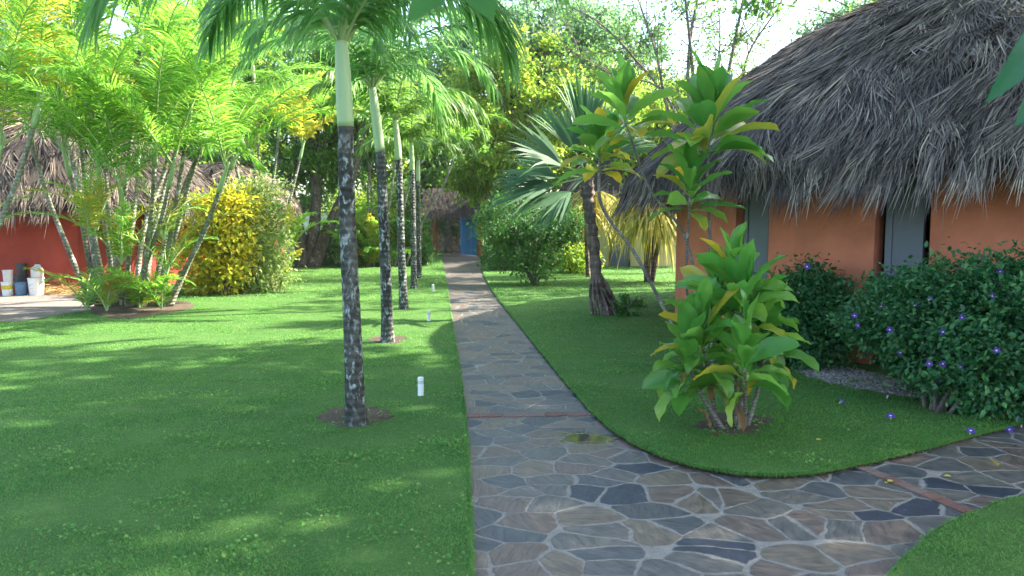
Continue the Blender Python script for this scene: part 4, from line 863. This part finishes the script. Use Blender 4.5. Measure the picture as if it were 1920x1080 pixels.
# thin bare-branched tree with sparse leaves
rng = np.random.default_rng(66)
Y = 23; b = np.array([A(1300, 415, Y)[0], Y, 0]); h = thing('sparse_tree', tuple(b), 'open tree of thin bare branches and scattered small leaves against the sky', 'tree', 'trees around the garden')
tm = MB(); tips = []
for pts, r in [([(1300, 500), (1310, 300), (1300, 150), (1285, 0), (1270, -120)], .09), ([(1305, 500), (1300, 300), (1290, 120), (1315, -40), (1340, -160)], .08), ([(1310, 480), (1345, 250), (1375, 90), (1405, -60), (1420, -160)], .08), ([(1300, 400), (1270, 220), (1190, 110), (1120, 40), (1040, 0)], .06), ([(1300, 350), (1250, 200), (1230, 100), (1190, -20), (1160, -110)], .06),
               ([(1310, 420), (1385, 230), (1400, 110), (1455, 20), (1500, -60)], .055), ([(1300, 300), (1240, 170), (1150, 140), (1080, 100)], .04), ([(1320, 330), (1340, 180), (1350, 60), (1335, -80)], .05)]:
    P = smoothpath([A(px, py, Y + rng.normal(0, .5) * (i > 0)) for i, (px, py) in enumerate(pts)], 26); tm.add(*tube(P, np.linspace(r, r * .25, 26), 7), 0, True)
    for k in range(17):
        i = rng.integers(8, 26); q = P[i]; d = nrm(nrm(P[min(i + 1, 25)] - P[i - 1]) + rng.normal(0, .75, 3)); L = rng.uniform(.7, 2.0); m = q + d * L * .5 + rng.normal(0, .1, 3); e = q + d * L + [0, 0, .25]
        Q = smoothpath([q, m, e], 8); tm.add(*tube(Q, np.linspace(.02, .006, 8), 5), 0, True); tips.append(Q[3:])
        for z in range(3):
            q2 = Q[rng.integers(2, 8)]; e2 = q2 + rng.normal(0, .35, 3) + [0, 0, .15]; Q2 = smoothpath([q2, (q2 + e2) / 2 + rng.normal(0, .05, 3), e2], 5); tm.add(*tube(Q2, np.linspace(.009, .004, 5), 4), 0); tips.append(Q2[2:])
tm.build('trunk', M['pale_bark'], h)
tp = np.concatenate(tips); n = 9000; keep = rng.choice(len(tp), n); X = tp[keep] + rng.normal(0, .09, (n, 3)); l = rng.uniform(.06, .13, n)
mb = MB(); mb.add(*leafcards(X, rdir(n, -.2), rdir(n, 1), l, l * .45)); mb.build('crown', M['tree_b'], h)
# wide shade tree beyond the hut, its crown above the picture
rng = np.random.default_rng(70)
b = np.array([16.5, 11.5, 0])
tree('shade_tree', 'wide spreading tree behind the large hut shading the near lawn and path', b, [[(0, 0, 0), b + [-.5, 0, 3], b + [-2.5, -.5, 7], b + [-6, -1.5, 9]], [(.2, 0, 0), b + [.5, 0, 4], b + [1.5, -1.5, 8]], [(0, .2, 0), b + [-1, -1, 4], b + [-3, -5, 8.5]]],
     [((x + rng.normal(0, .4), y + rng.normal(0, .4), rng.uniform(9.4, 10.4)), (2.6, 2.6, 1.0)) for x in np.arange(4.5, 19.5, 3.0) for y in np.arange(2.2, 11.5, 2.8)], 30000, .30, M['tree_b'], clumps=720, csz=.5, asp=.55, nbr=60, r0=.4, limb=.09)

b = np.array([13.5, 20.5, 0])  # unseen tree added so its thin crown breaks up sun on the far path
tree('shade_tree', 'unseen sparse tree added behind the large hut to dapple the far path', b, [[(0, 0, 0), b + [-.2, 0, 3], b + [-1, -.5, 6], b + [-2.5, -1, 7.8]], [(.1, 0, 0), b + [.6, 0, 4], b + [1.2, .5, 8]]],
     [((x + rng.normal(0, .5), y + rng.normal(0, .5), rng.uniform(7.9, 8.9)), (1.3, 1.1, .5)) for x in np.arange(6.6, 17, 2.3) for y in np.arange(17.2, 24, 2.3)], 4200, .24, M['tree_b'], clumps=150, csz=.4, nbr=50, r0=.2)
# ------------------------------------------------------------------ near branch hanging into the picture
rng = np.random.default_rng(75)
b = np.array([3.0, .2, .02]); h = thing('overhanging_tree', tuple(b), 'broad leaved tree whose nearest leaves dip into the top of the view', 'tree')
tm = MB()
T0 = np.array([2.7, .5, 2.9]); tm.add(*tube(smoothpath([b, b + [-.1, .1, 1.4], T0], 14), np.linspace(.12, .07, 14), 10), 0, True)
e1 = A(850, -75, 1.75); e2 = A(1985, 20, 1.7)
tm.add(*tube(smoothpath([T0, np.array([1.4, 1.2, 3.0]), e1 + [.35, -.1, .15], e1], 16), np.linspace(.05, .008, 16), 8), 0, True)
tm.add(*tube(smoothpath([T0, np.array([2.0, 1.2, 2.5]), e2], 10), np.linspace(.045, .009, 10), 8), 0, True)
tm.build('trunk', M['bark'], h)
def bigleaf(p, tip, wd, mat, nrml=(0, -1, .3), curl=.02):
    p = np.array(p); tip = np.array(tip); L = np.linalg.norm(tip - p); D = (tip - p) / L; sd = nrm(np.cross(D, np.array(nrml, float))); nn = np.cross(sd, D)
    K = 12; s = np.linspace(0, 1, K); hw = wd / 2 * np.sin(np.pi * s ** .8) ** .8; c = np.array([-1, -.5, 0, .5, 1.])
    V = p + D * (s * L)[:, None, None] + sd * (hw[:, None] * c)[..., None] + nn * (np.abs(c) * hw[:, None] * .25 + curl * np.sin(np.pi * s)[:, None])[..., None]
    i, j = np.meshgrid(np.arange(K - 1), np.arange(4), indexing='ij'); F = np.stack([i * 5 + j, i * 5 + j + 1, (i + 1) * 5 + j + 1, (i + 1) * 5 + j], -1).reshape(-1, 4)
    mb = MB(); mb.add(V.reshape(-1, 3), F, 0, True); return mb.build('leaf', mat, h)
bigleaf(A(862, -45, 1.75), A(763, 44, 1.72), .072, M['near_leaf'])
bigleaf(A(872, -50, 1.75), A(925, 40, 1.7), .085, M['near_leaf'])
bigleaf(A(900, -60, 1.8), A(962, 5, 1.8), .06, M['near_leaf'])
bigleaf(A(1975, 20, 1.7), A(1846, 195, 1.66), .075, M['near_cool'], curl=.05)
bigleaf(A(1985, 120, 1.7), A(1902, 238, 1.66), .07, M['near_cool'], curl=.02)
n = 900; cc = np.array([T0 + [rng.normal(-.2, .8), rng.normal(-.3, .8), rng.uniform(.3, 1.2)] for _ in range(40)]); X = cc[rng.integers(0, 40, n)] + rng.normal(0, .18, (n, 3)); X = X[(X[:, 0] > .75 * X[:, 1] + .35)]
n = len(X); l = rng.uniform(.1, .2, n); mb = MB(); mb.add(*leafcards(X, rdir(n, -.3), rdir(n, 1), l, l * .45)); mb.build('crown', M['near_leaf'], h)

# ------------------------------------------------------------------ small things
rng = np.random.default_rng(80)
for (px, py, lab) in ((789, 741, 'nearest short white bollard lamp on the turf beside the path'), (804, 602, 'second white bollard lamp along the path, by the second palm'), (812, 547, 'farthest white bollard lamp, tiny beside the path')):
    b = G(px, py, LZ); h = thing('bollard_lamp', tuple(b), lab, 'garden light', 'garden lights along the path')
    mb = MB(); V, F = lathe([(.0, 0), (.029, 0), (.029, .006), (.027, .009), (.027, .105), (.0, .105)], b, 18); mb.add(V, F, 0, False); mb.build('post', M['white'], h)
    mb = MB(); V, F = lathe([(.0262, .105), (.0262, .135), (0, .135)], b, 18); mb.add(V, F); mb.build('lens', M['lens'], h)
    mb = MB(); V, F = lathe([(0, .135), (.027, .135), (.027, .158), (.022, .166), (0, .168)], b, 18); mb.add(V, F); mb.build('cap', M['white'], h)
def pail(name, px, py, wpx, hpx, Y, mat, lab, band=None, z=None, handle=True, lid=True, group='paint pails by the red hut'):
    c = A(px, py, Y); r = wpx / 2 / FPX * Y; H = hpx / FPX * Y; c[2] = LZ + .005 if z is None else z
    h = thing(name, tuple(c), lab, 'bucket', group)
    mb = MB(); V, F = lathe([(0, 0), (r * .86, 0), (r, H * .94), (r * 1.06, H * .94), (r * 1.06, H), (r * .97, H), (r * .95, H * .93), (0, H * .93)], c, 20); mb.add(V, F); mb.build('bucket_body', mat, h)
    if band is not None:
        mb = MB(); V, F = lathe([(r * .93 + .003, H * .45), (r * .965 + .003, H * .75)], c, 20); mb.add(V, F); mb.build('label_band', band, h)
    if handle:
        a = np.linspace(0, math.pi, 12); P = np.stack([c[0] + r * 1.05 * np.cos(a), np.full(12, c[1] - r * .25) - np.sin(a) * r * .5, c[2] + H * .9 - np.sin(a) * H * .25], -1)
        mb = MB(); mb.add(*tube(P, .004, 5)); mb.build('handle', M['metal'], h)
    return c[2] + H
PY = 15.85
z1 = pail('paint_bucket', 69, 553, 27, 32, PY - .05, M['white'], 'largest white pail, a jug standing on its lid')
pail('paint_bucket', 40, 553, 21, 24, PY - .1, M['pail_blue'], 'bluish pail between the white pails')
zb = pail('paint_bucket', 15, 555, 20, 26, PY - .2, M['white'], 'white pail with a yellow band nearest the photo edge', M['label_yellow'])
zc = pail('paint_bucket', 40, 540, 22, 36, PY + .28, M['pail_dark'], 'tall dark pail standing behind the bluish pail', handle=False)
pail('paint_bucket', 15, 522, 17, 22, PY - .2, M['offwhite'], 'pale can stacked on the pail with the yellow band', z=zb, handle=False)
zd = pail('paint_bucket', 41, 508, 18, 20, PY + .28, M['pail_dark'], 'dark grey tin on top of the tall dark pail', z=zc, handle=False)
c = A(69, 500, PY - .05); c[2] = z1
h = thing('plastic_jug', tuple(c), 'off white plastic jug with handle standing on the largest pail', 'jug')
mb = MB(); V, F = lathe([(0, 0), (.11, 0), (.12, .02), (.12, .17), (.10, .22), (.04, .26), (.035, .29), (0, .29)], c, 16); mb.add(V * [1, 1, 1], F, 0, True); mb.build('jug_body', M['offwhite'], h)
mb = MB(); mb.add(*tube(smoothpath([c + [.03, -.02, .27], c + [.10, -.05, .27], c + [.115, -.05, .18]], 8), .014, 6), 0, True); mb.build('handle', M['offwhite'], h)
mb = MB(); V, F = lathe([(0, .29), (.038, .29), (.038, .315), (0, .315)], c, 12); mb.add(V, F); mb.build('cap', M['pail_dark'], h)
n = 700; c = G(108, 551, LZ); X = c + np.stack([rng.normal(0, .28, n), rng.normal(0, .14, n), np.abs(rng.normal(.0, .09, n)) + .01], -1); D = rdir(n) * [1, 1, .3]
P = X[:, None] + D[:, None] * np.linspace(0, .3, 3)[None, :, None]; W = nrm(np.cross(D, rdir(n)))[:, None].repeat(3, 1); mb = MB(); mb.add(*strips(P, W, np.full((n, 3), .004)))
tag(mb.build('straw_heap', M['straw']), 'loose heap of orange straw on the dirt right of the pails', 'straw heap')
# pebbles
n = 2600; X = rng.uniform(GP[:, 0].min(), GP[:, 0].max(), n * 3); Yv = rng.uniform(GP[:, 1].min(), GP[:, 1].max(), n * 3); k = inpoly(X, Yv, GP); X, Yv = X[k][:n], Yv[k][:n]; n = len(X)
ico = bmesh.new(); bmesh.ops.create_icosphere(ico, subdivisions=1, radius=1); iv = np.array([v.co[:] for v in ico.verts]); ico.verts.index_update(); fi = np.array([[v.index for v in f.verts] for f in ico.faces]); ico.free()
r = rng.uniform(.007, .018, (n, 1, 1)); V = np.stack([X, Yv, np.full(n, LZ + .010)], -1)[:, None] + iv[None] * r * rng.uniform(.6, 1.3, (n, 1, 3)) * [1, 1, .6]
mb = MB(); mb.add(V, (fi[None] + (np.arange(n) * len(iv))[:, None, None]).reshape(-1, 3), 0, True); kind(mb.build('gravel', M['pebble']), 'stuff')
# fallen flowers and leaves
for px, py, onp, lab in ((1578, 752, 0, 'violet flower fallen on turf, nearest the ti plant'), (1665, 741, 0, 'violet flower fallen by the gravel edge'), (1670, 780, 0, 'violet flower on the turf midway to the path'), (1820, 808, 0, 'violet flower on the turf edge above the branch path'), (1893, 806, 1, 'violet flower on the flagstones, first of two at the turf edge'), (1915, 797, 1, 'violet flower on the flagstones nearest the frame side')):
    z = .02 if onp else LZ + .035
    tag(flower(G(px, py, z), [rng.normal(0, .4), rng.normal(-.3, .3), 1], .034).build('fallen_flower', [M['violet'], M['pale_eye']]), lab, 'flower', 'fallen violet flowers')
for px, py, sz, lab in ((1871, 873, .10, 'large pale yellow leaf lying on the branch path'), (1664, 903, .05, 'small yellow leaf beside the brick band'), (1785, 893, .05, 'curled yellow leaf between brick band and large leaf'), (1540, 823, .05, 'yellow leaf on the turf right of the ti plant'), (1660, 906, .03, 'tiny yellow leaf fragment touching the small leaf')):
    z = LZ + .03 if py < 830 else .014; p = G(px, py, z); d = nrm(np.array([[rng.normal(), rng.normal() * .6, 0.05]]))
    mb = MB(); mb.add(*leafcards(p[None], d, np.array([[.1, -.1, 1.]]), np.array([sz]), np.array([sz * .6]), .2, .08)); tag(mb.build('fallen_leaf', M['yleaf']), lab, 'leaf', 'fallen yellow leaves')

# ------------------------------------------------------------------ thin haze volume added to lift dark background tones like backlight bloom
m, nt, out = newmat('bloom_haze'); pv = N(nt, 'VolumePrincipled'); pv.inputs['Color'].default_value = (.93, .97, .92, 1); pv.inputs['Density'].default_value = .0004; pv.inputs['Anisotropy'].default_value = .2
nt.links.new(pv.outputs[0], out.inputs['Volume'])
mb = MB(); mb.add(*box([0, 30, 10], [45, 0, 0], [0, 45, 0], [0, 0, 11])); kind(mb.build('haze', m), 'stuff')
